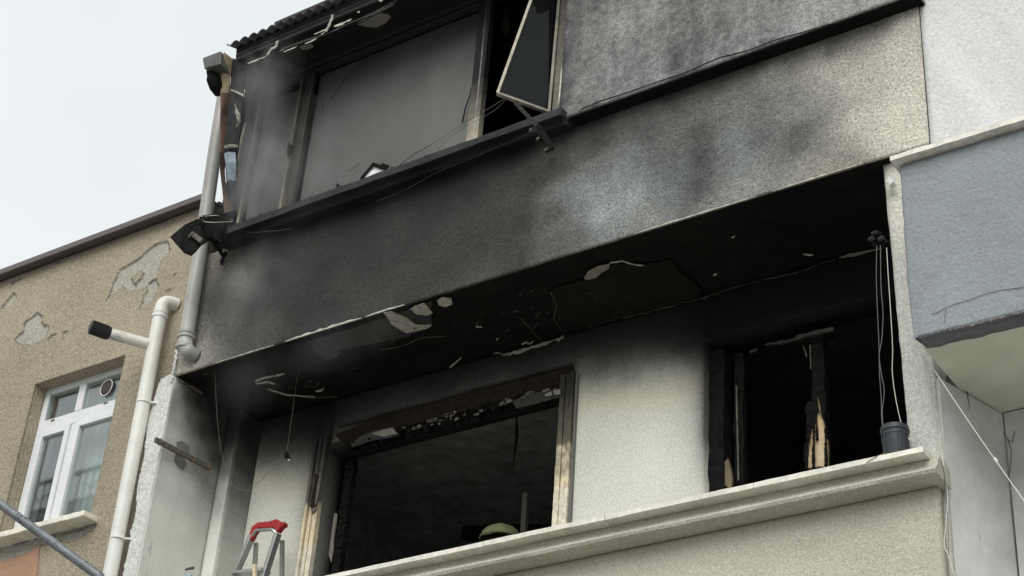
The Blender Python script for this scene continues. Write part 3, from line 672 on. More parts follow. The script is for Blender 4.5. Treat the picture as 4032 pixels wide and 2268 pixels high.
W1 = (-7.30, -5.38, 5.0, 6.98)      # opening of window one (x0,x1,z0,z1)
W2 = (-4.355, -2.90, 5.0, 7.03)
bk_pts = [(700,1060,18),(660,1130,30),(640,1180,60),(700,1120,34),(760,1100,22),(740,1180,80,0,.3),(700,1200,104,0,.2),(650,1260,118),(700,1260,142,0,.2),(828,1140,14),(818,1220,30),(806,1310,62),(797,1390,84),(792,1440,96),(760,1200,92,0,.5),(780,1140,40),(750,1280,148,0,.3),(700,1340,160),(760,1380,160,0,.2),(620,1400,156),(650,1330,150),(730,1430,166),
   (900,1040,22),(1000,1000,26),(1100,960,24),(1200,930,22),(1300,890,16),(1400,860,16),(1430,900,16),(1460,880,24),(1500,850,22),(1600,820,20),(1700,800,20),(1800,790,14),(1900,760,12),(2100,720,10),
   (1490,930,44,0,.5),(1560,900,40,0,.5),(1650,870,38,0,.4),(1720,870,40,0,.4),(1755,880,34,0,.3),(1480,900,24),(1600,860,24),(1700,840,24),(1480,990,112,0,.6),(1550,965,108,0,.4),(1650,940,108,0,.3),(1715,940,90,0,.3),(1762,950,44,0,.3),(1764,1060,70),(1500,1080,152,0,.3),(1600,1020,150,0,.2),(1700,1000,142,0,.2),(1760,1020,84,0,.3),
   (1480,1180,164,0,.1),(1600,1120,168),(1700,1120,164),(1755,1120,108,0,.2),(1500,1270,172),(1620,1240,176),(1740,1220,160),(1765,1200,118),(1700,1200,172)]
fbk = stain_field(bk_pts, onY(YB), clean=180, eps=.085, pw=3.0, gam=1.1)
def bk_st(u, v):
    # smoke line: black under the slab, thinning downwards; heavier plumes beside each opening
    uu_, vv_ = warp(u, v, .05, 3.4, 30)
    s = fbk(u, v); n = fbm(u * 3.1, v * 3.1, 71) - .5
    zc = np.interp(u, [-8.0, -7.75, -7.45, -7.3, -5.35, -5.2, -4.95, -4.45, -4.3, -2.8], [7.06, 6.94, 6.86, 6.98, 7.0, 6.99, 6.94, 6.86, 6.9, 6.9]) + .10 * n
    wd_ = np.interp(u, [-8, -7.4, -5.2, -4.5], [.15, .18, .15, .15])
    top = 1 / (1 + np.exp(-(vv_ - zc) / (wd_ * .5)))
    e2 = np.exp(-np.clip(-4.355 - u, 0, 9) / (.06 + .09 * np.clip(v - 6.3, 0, 1))) * np.clip((v - 5.95) / .45, 0, 1)
    e1 = np.exp(-np.clip(np.abs(u + 7.37) - .05, 0, 9) / (.05 + .10 * np.clip(v - 6.2, 0, 1))) * np.clip((v - 5.7) / .8, 0, 1) * .9
    inner = (u > -7.33) & (u < -7.29)
    sv = 1 - (1 - .985 * top) * (1 - .93 * e2) * (1 - .8 * e1)
    sv = np.where(inner, np.maximum(sv, .84 + .14 * np.clip((v - 6.1), 0, 1)), sv)
    head = ((u > -7.33) & (u < -5.34) & (v > 6.95) & (v < 7.02)) | ((u > -4.38) & (v > 7.0))
    sv = np.where(head, np.maximum(sv, .97), sv)
    s[0] = np.clip(sv + .05 * n * (1 - sv), 0, .995); s[2] = np.clip(.9 * np.exp(-((v - zc + .12) / .12) ** 2), 0, 1) * .45 + .05; return s
def hole(*rs): return lambda u, v: ~np.any([(u > a) & (u < b) & (v > c) & (v < d) for a, b, c, d in rs], axis=0)
sheet('balcony_back_wall', M['back'], burnt, np.arange(-8.0, -2.6, .02), np.arange(4.6, ZB + .01, .02), lambda u, v: (u, YB + .004 * (fbm(u * 3, v * 3, 5) - .5), v), bk_st, keep=hole(W1, W2), thick=-.19)
room('burnt_room', -8.3, -4.9, .99, 4.6, 4.7, 7.35, 'room_grey')
room('burnt_kitchen', -4.7, -2.5, .99, 3.6, 4.7, 7.35)
MB().box(XL, -2.66, .0, .99, 4.45, 4.6).build('balcony_floor', M['parapet'], burnt)

# --- window one: scorched guide rails, head debris
win1 = MB().box(-7.31, -5.36, .965, .99, 4.99, 5.06).build('window', M['char'], burnt); win1['label'] = 'wide burnt out window opening with scorched frame'
mb = MB(); st = lambda t: ((0.0 + .35 * max(0, t - .28) / .2 if t < .48 else (.80 + .18 * min(1, (t - .48) * 2.5))), 0, 1.0 if .22 < t < .5 else .25)
for x, wd_, dp in ((-7.415, .022, .035), (-7.375, .03, .02), (-7.335, .02, .035), (-7.312, .02, .045)):
    mb.mark(); mb.bar((x, YB - .018, 5.3), (x + random.uniform(-.006, .006), YB - .018, 7.08), wd_, dp, 40, st=lambda t: st(max(0, (t * 1.78 + 5.3 - 6.04) / 1.08)), jit=.0012)
mb.build('guide_rail', M['pvc_burnt'], win1)
mb = MB()
plate(mb, [q6(262, 680), q6(285, 700), q6(300, 760), q6(290, 850), q6(280, 930), q6(258, 980), q6(225, 935), q6(240, 850), q6(255, 760)], onY(YB - .045), (0, .008, 0), .8)
mb.build('split_cover', M['sooty_board'], win1)
mb = MB(); plate(mb, [q6(225, 930), q6(245, 950), q6(275, 930), q6(280, 940), q6(258, 982), q6(240, 970)], onY(YB - .05), (0, .006, 0), .4); plate(mb, [q6(270, 850), q6(290, 730), q6(308, 705), q6(300, 780), q6(280, 900), q6(262, 930)], onY(YB - .05), (0, .004, 0), .8)
mb.build('melted_scrap', M['rim'], win1)
mb = MB()
plate(mb, [q6(405, 980), q6(428, 985), q6(405, 1150), q6(400, 1260), q6(385, 1350), q6(345, 1215), q6(355, 1170), q6(370, 1070)], onY(.93), (0, .01, 0), 1)
plate(mb, [q6(465, 1070), q6(482, 1100), q6(475, 1200), q6(450, 1240), q6(440, 1330), q6(445, 1400), q6(400, 1390), q6(430, 1340)], onY(.97), (0, .01, 0), 1)
plate(mb, [q6(490, 870), q6(510, 880), q6(500, 980), q6(482, 1000)], onY(.97), (0, .01, 0), 1)
mb.build('torn_lining', M['bare'], win1)
mb = MB()
for i in range(30):
    z = 5.6 + i * .045; mb.bar((-7.22 + random.uniform(-.01, .01), .955, z), (-7.22, .955, z + .05), .07, .05, jit=.008)
mb.build('charred_jamb', M['char'], win1)
mb = MB(); st = lambda t: ((0.03 if t < .26 else (.18 + .5 * random.random() if t < .48 else min(.97, .66 + .35 * t))), 0, .25 + .6 * (t > .2))
for x, wd_, dp in ((-5.362, .036, .04), (-5.325, .03, .022), (-5.29, .024, .045)):
    mb.mark(); mb.bar((x, YB - .022, 5.3), (x, YB - .022, 7.06), wd_, dp, 60, st=lambda t: st(max(0, (t * 1.76 + 5.3 - 6.03) / 1.05)), jit=.002)
mb.build('guide_rail', M['pvc_burnt'], win1)
MB().bar((-5.265, YB - .012, 5.3), (-5.268, YB - .012, 7.05), .012, .03, 8).build('rail_edge', M['cable_g'], win1)
# shutter box band and the debris under it
mb = MB(); mb.prism([P(*p, YB - .02) for p in ((842, 1092), (1022, 1024), (1290, 958), (1440, 920), (1445, 945), (1405, 975), (1022, 1072), (872, 1128))], (0, .018, 0)); mb.build('shutter_box', M['sooty_board'], win1)
mb = MB(); mb.bar(P(850, 1072, YB - .03), P(1440, 915, YB - .03), .016, .02, 8, jit=.003); mb.build('box_rim', M['dark_metal'], win1)
mb = MB(); A, B_ = P(872, 1142, YB - .01), P(1412, 996, YB - .01)
for i in range(170):
    t = random.random(); c = A + (B_ - A) * t + np.array((0, random.uniform(-.03, .06), random.uniform(-.015, .055) + .03 * math.sin(t * 3.1)))
    s = random.uniform(.012, .05); d = np.array((random.uniform(-1, 1), random.uniform(-.4, .4), random.uniform(-.5, .5))) * s
    mb.bar(c - d, c + d, s * .8, s * .5, jit=s * .25, st=lambda t, q=random.choice((0, 0, 0, .0)): (q, 0, 0))
mb.build('charred_head_debris', M['char'], win1)['kind'] = 'stuff'
mb = MB()
for i in range(34):
    t = min(.99, max(.05, random.gauss(.45, .2) if i > 8 else random.uniform(.75, .98))); c = A + (B_ - A) * t + np.array((0, -.05, random.uniform(-.0, .07)))
    s = random.uniform(.008, .022); poly = [c + s * np.array((math.cos(a) * random.uniform(.7, 1.8), 0, math.sin(a) * random.uniform(.3, .9))) for a in np.linspace(0, 6.28, 7)[:-1]]
    mb.prism(poly, (0, .006, 0))
mb.build('burnt_flakes', M['rim'], win1)['kind'] = 'stuff'
mb = MB(); plate(mb, [ra(-95, 790) if False else r5(890, 850), r5(950, 815), r5(1010, 790), r5(1080, 778), r5(1108, 812), r5(1060, 828), r5(980, 840), r5(900, 868)], onY(YB - .06), (0, .01, 0), .8)
plate(mb, [ra(440, 720), ra(500, 690), ra(560, 682), ra(645, 665), ra(648, 700), ra(590, 715), ra(520, 735), ra(460, 750)], onY(YB - .05), (0, .01, 0), 1); mb.build('bare_lintel_patch', M['grey_layer'], win1)
mb = MB(); plate(mb, [ra(578, 690), ra(605, 678), ra(608, 695), ra(580, 700)], onY(YB - .062), (0, .004, 0), .4); plate(mb, [ra(612, 680), ra(640, 668), ra(642, 690), ra(618, 694)], onY(YB - .062), (0, .004, 0), .4)
plate(mb, [r5(985, 808), r5(1040, 790), r5(1080, 782), r5(1100, 808), r5(1040, 822)], onY(YB - .063), (0, .004, 0), .6); mb.build('peeled_patch', M['bare'], win1)

# --- window two: burnt timber frame
win2 = MB().box(-4.36, -2.88, .97, .99, 4.99, 5.05).build('window', M['char'], burnt); win2['label'] = 'black burnt out window with a split timber mullion'
mb = MB(); mb.mark(); mb.bar((-4.30, .90, 5.2), (-4.31, .90, 7.0), .10, .10, 24, jit=.006); mb.mark(); mb.bar((-4.19, .94, 5.2), (-4.19, .94, 6.98), .06, .05, 24, jit=.006); mb.build('charred_jamb', M['char'], win2)
mb = MB(); plate(mb, [rb(315, 1370), rb(318, 1180), rb(345, 1150), rb(368, 1240), rb(378, 1330), rb(370, 1400)], onY(.86), (0, .02, 0), .6); ob = mb.build('bare_timber', M['wood'], win2)
for d_ in ob.data.color_attributes['stain'].data: d_.color = (.80, 0, 1, 1)
mb = MB(); mb.bar(P(*rb(415, 560), .9), P(*rb(432, 1330), .9), .008, .01, 12, jit=.0015); mb.build('bead', M['rim'], win2)
mb = MB(); mb.bar((-3.68, .93, 5.2), (-3.66, .93, 6.99), .075, .07, 30, jit=.007); mb.bar(P(*rb(1020, 1230), .93), P(*rb(1030, 700), .93), .05, .05, 18, jit=.01); mb.build('charred_mullion', M['char'], win2)
mb = MB()
def woodplate(mb, pix, y, th, fn):
    n0 = len(mb.v); plate(mb, pix, onY(y), (0, th, 0), .5, 3)
    zs = np.array([v[2] for v in mb.v[n0:]]); lo, hi = zs.min(), zs.max()
    for k in range(n0, len(mb.v)): mb.st[k] = fn((mb.v[k][2] - lo) / (hi - lo))
def wstrip(mb, L, R_, y, th, fn, n=26):
    """strip between two outlines with n rows so the scorch can grade along it"""
    Lp = np.array(L, float); Rp = np.array(R_, float)
    def at(A_, t):
        d = (len(A_) - 1) * t; i = min(int(d), len(A_) - 2); return A_[i] + (A_[i + 1] - A_[i]) * (d - i)
    vs, sts, fs = [], [], []
    for i in range(n + 1):
        t = i / n; a = P(*(at(Lp, t) + rng.uniform(-.4, .4, 2)), y); b_ = P(*(at(Rp, t) + rng.uniform(-.4, .4, 2)), y); c = (a + b_) / 2 - (0, th * .35, 0)
        vs += [a, c, b_, b_ + (0, th, 0), a + (0, th, 0)]; sts += [fn(t, 0), fn(t, .5), fn(t, 1), fn(t, 1), fn(t, 0)]
    for i in range(n):
        for k in range(5): fs.append((i * 5 + k, i * 5 + (k + 1) % 5, (i + 1) * 5 + (k + 1) % 5, (i + 1) * 5 + k))
    fs += [(4, 3, 2, 1, 0), tuple(n * 5 + k for k in range(5))]
    mb.mark(); mb.add(vs, fs, sts)
wstrip(mb, [rb(1080, 780), rb(1062, 850), rb(1052, 950), rb(1054, 1100), rb(1056, 1222)], [rb(1088, 780), rb(1118, 850), rb(1135, 950), rb(1130, 1100), rb(1128, 1215)], .885, .03, lambda t, s: (max(0, .6 - t * 2.6) + (.08 if s != .5 else 0), 0, min(1, .35 + max(0, 1 - abs(t - .25) * 4))))
mb.build('bare_timber', M['wood'], win2)
mb = MB(); wstrip(mb, [rb(1055, 870), rb(1025, 930), rb(1010, 1020), rb(990, 1100), rb(984, 1235)], [rb(1060, 870), rb(1050, 930), rb(1044, 1020), rb(1038, 1100), rb(1030, 1225)], .90, .03, lambda t, s: (.6 * (1 - s) + .3 * (1 - t), 0, 1))
wstrip(mb, [rb(1078, 660), rb(1082, 720), rb(1092, 790), rb(1120, 900), rb(1142, 1060), rb(1134, 1212)], [rb(1083, 660), rb(1096, 720), rb(1108, 790), rb(1138, 900), rb(1152, 1060), rb(1150, 1205)], .895, .03, lambda t, s: (.6 - .4 * t, 0, 1))
mb.build('bare_timber', M['wood'], win2)
mb = MB()
mb.mark(); mb.bar(P(*rb(905, 165), .84), P(*rb(1205, 95), .84), .022, .02, 10, jit=.002); mb.mark(); mb.bar(P(*rb(745, 215), .84), P(*rb(950, 170), .84), .014, .02, 6, jit=.003); mb.mark(); mb.bar(P(*rb(650, 222), .86), P(*rb(760, 208), .86), .01, .01, 4, jit=.002)
mb.mark(); mb.bar(P(*rb(525, 285), .88), P(*rb(580, 268), .88), .014, .014, 3, jit=.003); mb.build('head_batten', M['grey_layer'], win2)
mb = MB(); mb.mark(); mb.bar(P(*rb(1015, 225), .885), P(*rb(1020, 420), .885), .006, .006, 6, jit=.001); mb.mark(); mb.bar(P(*rb(960, 230), .9), P(*rb(988, 320), .9), .006, .006, 4); mb.build('split_batten', M['rim'], win2)
mb = MB(); plate(mb, [rb(436, 830), rb(470, 825), rb(490, 820), rb(515, 860), rb(490, 890), rb(462, 900), rb(460, 960), rb(436, 965)], onY(1.6), (0, .01, 0), 1); mb.build('bare_wall_patch', M['grey_layer'], burnt)
mb = MB(); plate(mb, [r8(785, 370), r8(815, 360), r8(812, 378), r8(790, 385)], onY(1.2), (0, .01, 0), 1); plate(mb, [rb(1160, 210), rb(1200, 180), rb(1215, 215)], onY(1.2), (0, .01, 0), 1); mb.build('bare_wall_patch', M['grey_layer'], burnt)

mb = MB()
for (x0, x1, a, b_, y) in ((1046, 1040, 840, 1228, .868), (1136, 1146, 900, 1208, .868), (1062, 1072, 780, 1000, .866), (1000, 985, 1000, 1236, .885)):
    mb.mark(); mb.bar(P(*rb(x0, a), y), P(*rb(x1, b_), y), .010, .012, 16, jit=.0035, taper=lambda t: .4 + .9 * t)
mb.build('char_sliver', M['char'], win2)
for i in range(2):
    x = -6.2 + i * .5 + random.uniform(-.05, .05); y = random.uniform(1.15, 2.4); z = 7.30; L_ = random.uniform(.12, .42)
    pts = [np.array((x, y, z)), np.array((x + random.uniform(-.04, .04), y, z - L_ * .5)), np.array((x + random.uniform(-.12, .12), y + .05, z - L_))]
    mb = MB(); mb.tube(pts, [.006, .012, .003], 5); mb.build('hanging_scrap', M['sooty_board'], burnt)
for (xa, xb, y, z) in ((-7.2, -5.3, 2.3, 6.95), (-7.0, -5.6, 3.0, 6.6)):
    mb = MB(); mb.bar((xa, y, z), (xb, y + .2, z - .25), .09, .07, 20, jit=.012); mb.build('charred_beam', M['char'], burnt)
mb = MB(); plate(mb, [(1000, 1260), (1060, 1210), (1150, 1200), (1230, 1160), (1290, 1170), (1300, 1230), (1210, 1290), (1080, 1320), (1010, 1310)], onY(4.58), (0, .01, 0), 6, 5); mb.build('bare_wall_patch', M['grey_layer'], burnt)
# --- balcony parapet: marble slabs, moulded head, wall below
par_pts = [(2,0)]
def par_pos(u, v): return u, 0 + .006 * (fbm(u * 3, v * 3, 15) - .5), v
def par_st(u, v):
    s = .10 * np.clip(fbm(u * 2, v * 2, 9) * 2 - .8, 0, 1) + .28 * np.clip(fbm(u * 1.2 + 3, v * 6, 19) * 2 - 1.0, 0, 1) * np.clip((v - 4.9) / .4, 0, 1); return s, 0 * u, .3 + 0 * u
sheet('parapet_wall', M['parapet'], burnt, np.arange(-8.11, -2.635, .025), np.arange(3.2, 5.362, .025), par_pos, par_st, thick=-.06)
prof = [(.06, 5.355), (-.13, 5.36), (-.138, 5.375), (-.126, 5.388), (-.098, 5.415), (-.086, 5.456), (.06, 5.456)]
n = 160; vs, fs, sts = [], [], []
for i in range(n + 1):
    x = -8.11 + (-2.615 + 8.11) * i / n
    for k, (yy, zz) in enumerate(prof):
        vs.append((x, yy + .006 * (float(vnoise(x * 5, k * 3.3, 1)) - .5), zz + .004 * (float(vnoise(x * 6, k * 1.3, 7)) - .5))); sts.append((.12 * float(vnoise(x * 3, k, 3)), 0, .2))
K = len(prof)
for i in range(n):
    for k in range(K): a, b_ = i * K + k, i * K + (k + 1) % K; fs.append((a, b_, b_ + K, a + K))
fs += [tuple(range(K - 1, -1, -1)), tuple(n * K + k for k in range(K))]
mb = MB(); mb.add(vs, fs, sts); mb.build('parapet_moulding', M['parapet'], burnt, smooth=True)
xs = [-8.11, -7.35, -6.47, -5.20, -4.42, -3.55, -2.655]
for a, b_ in zip(xs[:-1], xs[1:]):
    mb = MB(); nn = 10; top = 5.486 + random.uniform(-.0015, .0015)
    mb.bar(((a + .002), .07, top - .014), (b_ - .002, .07, top - .014), .028, .48, nn, up=(0, -1, 0), jit=.0012, st=lambda t: (.12 * random.random() ** 2, 0, .3 * random.random()))
    mb.build('sill_slab', M['marble'], burnt)
mb = MB()
for i in range(46):
    x = random.choice((random.uniform(-6.8, -6.0), random.uniform(-4.6, -4.1), random.uniform(-7.6, -2.9))); s = random.uniform(.006, .02)
    c = np.array((x, random.uniform(-.14, -.05), 5.488 + s * .3)); mb.bar(c - (s, 0, 0), c + (s, random.uniform(-s, s), 0), s, s * .6, jit=s * .25)
mb.bar((-4.25, -.13, 5.492), (-4.10, -.11, 5.505), .03, .008, 3, jit=.004); mb.build('sill_ash', M['ash'], burnt)['kind'] = 'stuff'
MB().box(-2.80, -2.636, .062, .2, 4.6, 5.50).build('pier_foot', M['parapet'], burnt)
# side of the building beside the neighbour's recess
sd = MB(); sd.prism([(-2.640, .075, 2.5), (-2.50, .57, 2.5), (-2.62, .57, 2.5), (-2.70, .075, 2.5)], (0, 0, 3.48))
M['recess'] = plaster('recess_render', (.60, .61, .58), grain=26, bump=.15, mott=.06, big=.35)
sd.build('flank_wall', M['recess'], burnt)
mb = MB(); mb.tube([PX(*q8(a, b), -2.60 + .0001 * i) + np.array((.022, 0, 0)) for i, (a, b) in enumerate(((548, 455), (572, 520), (585, 620), (605, 760), (612, 850), (628, 950), (640, 1100), (635, 1250), (650, 1350), (655, 1449)))], [.002, .006, .003, .0035, .002, .003, .002, .0015, .002, .002], 5); mb.build('crack', M['cable_g'], burnt)

# ================================================================== TAN NEIGHBOUR ON THE LEFT
tan = thing('terraced_house', 'tan roughcast house with flaking render beside the burnt building', 'building')
YT = .05
ZT = 8.90
polys = []
for L_ in ([(830,900),(860,830),(990,760),(1100,660),(1190,640),(1215,700),(1140,780),(1130,860),(1060,920),(1030,960),(960,985),(900,1000),(880,950),(830,990),(765,1055),(800,960)],
           [(1005,1110),(1060,940),(1110,910),(1130,960),(1080,1060)], [(105,1330),(170,1270),(180,1210),(260,1150),(300,1170),(290,1220),(350,1240),(310,1330),(230,1370),(150,1370)],
           [(5,1110),(100,1000),(120,1030),(70,1100)], [(80,930),(180,890),(160,905),(90,940)], [(345,1330),(370,1300),(400,1300),(372,1310),(355,1340)], [(445,1330),(450,1290),(485,1275),(465,1300)], [(1240,890),(1245,865),(1270,860),(1252,875)],
           [(1190,985),(1235,970),(1215,990)], [(1220,510),(1240,480),(1235,500)], [(400,790),(460,775),(450,785)]):
    polys.append([tuple(P(*r0(a, b), YT)[[0, 2]]) for a, b in L_])
polys.append([tuple(P(*r2(a, b), YT)[[0, 2]]) for a, b in ((-40, 1290), (40, 1270), (240, 1225), (300, 1215), (440, 1190), (540, 1150), (560, 1165), (520, 1190), (450, 1240), (330, 1250), (220, 1275), (160, 1310), (120, 1330), (40, 1345), (-20, 1390))])
isl = [tuple(P(*r0(a, b), YT)[[0, 2]]) for a, b in ((950, 870), (1000, 830), (1035, 850), (1010, 900), (960, 950), (930, 900))]
TWx0, TWx1, TWz0, TWz1 = -9.69, -8.735, 6.40, 7.74
def tan_mask(u, v):
    d = np.full(u.shape, 9.0); j = .016 * (fbm(u * 22, v * 22, 5) - .5) * 2 + .02 * (fbm(u * 8, v * 8, 15) - .5)
    for p in polys: d = np.minimum(d, sdist(u, v, p))
    di = sdist(u, v, isl); d = np.maximum(d, -di - .004)
    return d + j
def tan_pos(u, v):
    d = tan_mask(u, v); k = np.clip(.5 - d / .008, 0, 1)
    lift = .004 * np.exp(-(np.clip(d, 0, 1) / .03))      # loose rim lifts a little
    return u, YT + .011 * k - lift * (d > 0) + .006 * (fbm(u * 2.5, v * 2.5, 2) - .5), v
def tan_st(u, v):
    d = tan_mask(u, v); k = np.clip(.5 - d / .008, 0, 1)
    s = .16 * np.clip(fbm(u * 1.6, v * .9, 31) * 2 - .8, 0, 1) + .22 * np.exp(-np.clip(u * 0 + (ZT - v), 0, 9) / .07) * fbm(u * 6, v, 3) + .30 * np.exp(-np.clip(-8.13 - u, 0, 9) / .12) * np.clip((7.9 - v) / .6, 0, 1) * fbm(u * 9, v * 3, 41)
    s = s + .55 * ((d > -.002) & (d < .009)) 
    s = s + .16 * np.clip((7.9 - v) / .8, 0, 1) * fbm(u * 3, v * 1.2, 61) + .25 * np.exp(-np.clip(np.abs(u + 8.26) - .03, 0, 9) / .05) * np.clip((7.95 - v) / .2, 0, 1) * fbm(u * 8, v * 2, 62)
    return np.clip(s, 0, 1), k, 0 * u
sheet('front_wall', M['tan'], tan, np.arange(-10.9, -8.12, .0105), np.arange(5.3, ZT, .0105), tan_pos, tan_st,
      keep=hole((TWx0, TWx1, TWz0, TWz1)), thick=-.02)
MB().box(-14.5, -10.9, YT, .3, 0, ZT).build('wall', M['tan'], tan); MB().box(-10.9, -8.12, YT, .3, 0, 5.3).build('wall', M['tan'], tan)
mb = MB(); mb.box(TWx0 - .12, TWx0, YT + .021, .3, 5.3, ZT); mb.box(TWx1, -8.13, YT + .021, .3, 5.3, ZT); mb.box(TWx0, TWx1, YT + .021, .3, TWz1, ZT); mb.box(TWx0, TWx1, YT + .021, .3, 5.3, TWz0); mb.box(-10.9, TWx0 - .12, YT + .021, .3, 5.3, ZT); mb.build('wall_core', M['tan'], tan)
mb = MB(); mb.prism([P(*p, YT - .004) for p in (r2(-60, 1390), r2(40, 1350), r2(130, 1330), r2(215, 1280), r2(238, 1270), r2(225, 1480), r2(-60, 1480))], (0, .003, 0)); mb.build('salmon_patch', M['orange'], tan)
MB().bar(P(*r2(236, 1270), YT - .006), P(*r2(212, 1480), YT - .006), .004, .004).build('crack', M['cable_g'], tan)
mb = MB(); mb.box(-14.5, -8.125, -.03, .32, ZT, ZT + .02); mb.box(-14.5, -8.125, -.045, -.03, ZT - .022, ZT + .03); mb.build('roof_flashing', M['flashing'], tan, bevel=.003)
MB().box(-14.5, -8.125, .302, 4, ZT - .3, ZT - .01).build('roof', M['flashing'], tan)
MB().box(-14.5, -14.4, .3, 4, 0, ZT - .3).build('wall', M['tan'], tan)
# its window
tw = MB(); yf = .165
def fr(mb, x0, x1, z0, z1, wd_, y, dp=.05):
    mb.box(x0, x0 + wd_, y, y + dp, z0, z1); mb.box(x1 - wd_, x1, y, y + dp, z0, z1); mb.box(x0 + wd_, x1 - wd_, y, y + dp, z1 - wd_, z1); mb.box(x0 + wd_, x1 - wd_, y, y + dp, z0, z0 + wd_)
zb_, zt_ = TWz0 + .03, TWz1 - .0
fr(tw, TWx0 + .005, TWx1 + .14, zb_, zt_, .052, yf, .055)
tw.box(TWx0 + .057, TWx1 + .075, yf - .002, yf + .05, 7.36, 7.46)
xm = -9.27
tw.box(xm - .035, xm + .035, yf - .004, yf + .05, 7.462, zt_ - .053); tw.box(xm - .03, xm + .03, yf - .001, yf + .05, zb_ + .053, 7.358)
twin = tw.build('window', M['pvc'], tan, bevel=.004)
twin['label'] = 'white double casement window with two top lights'
for i, (x0, x1, z0, z1) in enumerate(((TWx0 + .060, xm - .033, zb_ + .055, 7.352), (xm + .033, TWx1 + .08, zb_ + .055, 7.352))):
    mb = MB(); fr(mb, x0, x1, z0, z1, .045, yf - .018, .05); mb.build('sash', M['pvc'], twin, bevel=.004)
    mb = MB(); mb.box(x0 + .046, x1 - .046, yf + .008, yf + .014, z0 + .046, z1 - .046); mb.build('pane', M['glass'], twin)
for x0, x1 in ((TWx0 + .058, xm - .036), (xm + .036, TWx1 + .08)):
    MB().box(x0, x1, yf + .012, yf + .018, 7.463, zt_ - .054).build('pane', M['glass'], twin)
for px_ in ((310, 530), (622, 428)):
    c = P(*r2(*px_), yf - .006); MB().box(c[0] - .018, c[0] + .018, yf - .008, yf - .001, c[2] - .006, c[2] + .006).build('drain_cap', M['cable_g'], twin)
# round vent in the right top light
c = P(*r2(630, 340), yf); mb = MB(); ring = [(c[0] + .060 * math.cos(a), yf - .006, c[2] + .066 * math.sin(a)) for a in np.linspace(0, 2 * math.pi, 25)]
mb.tube(ring, .004, 8, caps=False); vent = mb.build('vent_ring', M['pvc'], twin, smooth=True)
mb = MB(); mb.tube([(c[0], yf - .002, c[2]), (c[0], yf + .008, c[2])], .058, 24); mb.build('vent_disc', M['sooty_board'], twin)
mb = MB()
for k in range(-4, 5):
    h = math.sqrt(max(0, .052 ** 2 - (k * .0115) ** 2)); mb.bar((c[0] + k * .0115 + .004, yf - .008, c[2] - h), (c[0] + k * .0115 - .004, yf - .008, c[2] + h), .005, .004)
mb.build('vent_slats', M['rust'], twin)
# marble sill, curtain, dark room
mb = MB(); mb.bar((-9.95, .02, 6.405), (-8.655, .02, 6.405), .045, .20, 24, up=(0, -1, 0), jit=.003, st=lambda t: (.1 * random.random(), 0, .2)); mb.build('sill', M['marble'], tan, bevel=.006)
mb = MB(); mb.box(-11, -8.2, 1.9, 2.0, 5.6, 8.6); mb.box(-11, -8.2, .31, 1.9, 8.5, 8.6); mb.box(-11, -8.2, .31, 1.9, 5.6, 5.7); mb.box(-11, -10.9, .31, 1.9, 5.7, 8.5); mb.box(-8.3, -8.2, .31, 1.9, 5.7, 8.5); mb.build('dim_room', plaster('dim_room_paint', (.16, .17, .17), grain=6), tan)
def curt(x0, x1, z0, z1, seed):
    return sheet('curtain', M['lace'], None, np.linspace(x0, x1, 120), np.linspace(z0, z1, 10), lambda u, v: (u, .34 + .02 * np.sin(u * 75 + seed) + .012 * np.sin(u * 31 + v * 2), v), thick=0)
cu = curt(-9.50, -8.66, 6.42, 7.9, 1); cu.parent = twin
cu = curt(-10.1, -9.72, 6.42, 7.9, 2); cu.parent = twin

# ================================================================== NEIGHBOUR ON THE RIGHT
rn = thing('corner_building', 'white walled building with a blue grey balcony front jutting out on the right', 'building')
def ww_pos(u, v): return u, .012 + .006 * (fbm(u * 2, v * 2, 8) - .5), v
sheet('white_wall', M['white_wall'], rn, np.arange(-2.566, .5, .03), np.arange(6.9, 10.4, .03), ww_pos,
      lambda u, v: (.16 * np.clip(fbm((u + .45 * v) * 7, (v - .45 * u) * .8, 77) * 2 - .75, 0, 1), 0 * u, 0 * u), thick=-.2)
YF = -.33
def bay_pos(u, v):
    xl = -2.615 + .012 * (fbm(v * 9, v * 0, 3) - .5) + .012 * np.clip((6.3 - v) / .3, 0, 1)
    return np.where(u < -2.60, xl, u), YF + .012 * (fbm(u * 2.4, v * 2.4, 18) - .5) + .006 * (fbm(u * 12, v * 12, 28) - .5), v + (v < 5.985) * .012 * (fbm(u * 8, v * 0, 9) - .5)
def bay_st(u, v):
    f = fbm(u * 2, v * 2, 91); return .10 * np.clip(f * 2 - .7, 0, 1) + .12 * np.exp(-(7.03 - v) / .08) + .5 * (v < 5.985), 0 * u, 0 * u
sheet('balcony_front', M['bay'], rn, np.arange(-2.62, .4, .02), np.arange(5.98, 7.03, .02), bay_pos, bay_st, thick=-.12)
mb = MB(); mb.box(-2.60, .4, -.208, .57, 5.99, 6.10); mb.build('balcony_slab', M['bay_soffit'], rn)
mb = MB(); mb.bar((-2.645, -.29, 7.045), (.4, -.29, 7.045), .026, .19, 60, up=(0, -1, 0), jit=.0012, st=lambda t: (.08 * random.random(), 0, .2)); mb.build('coping', M['marble'], rn)
M['recess_back'] = plaster('recess_back_render', (.60, .61, .58), grain=22, bump=.2, mott=.06, big=.3)
mb = MB(); mb.box(-2.49, .4, .572, .7, 0, 5.985); mb.build('recess_back_wall', M['recess_back'], rn)
mb = MB()
for pp in ([q8(757, 620), q8(762, 690), q8(800, 750), q8(820, 810), q8(815, 900), q8(800, 960), q8(810, 1050), q8(830, 1200), q8(845, 1449)], [q8(835, 710), q8(825, 770), q8(800, 750)]):
    mb.mark(); mb.tube([P(a, b, .570) for a, b in pp], .0022, 4)
mb.build('crack', M['cable_g'], rn)
mb = MB()
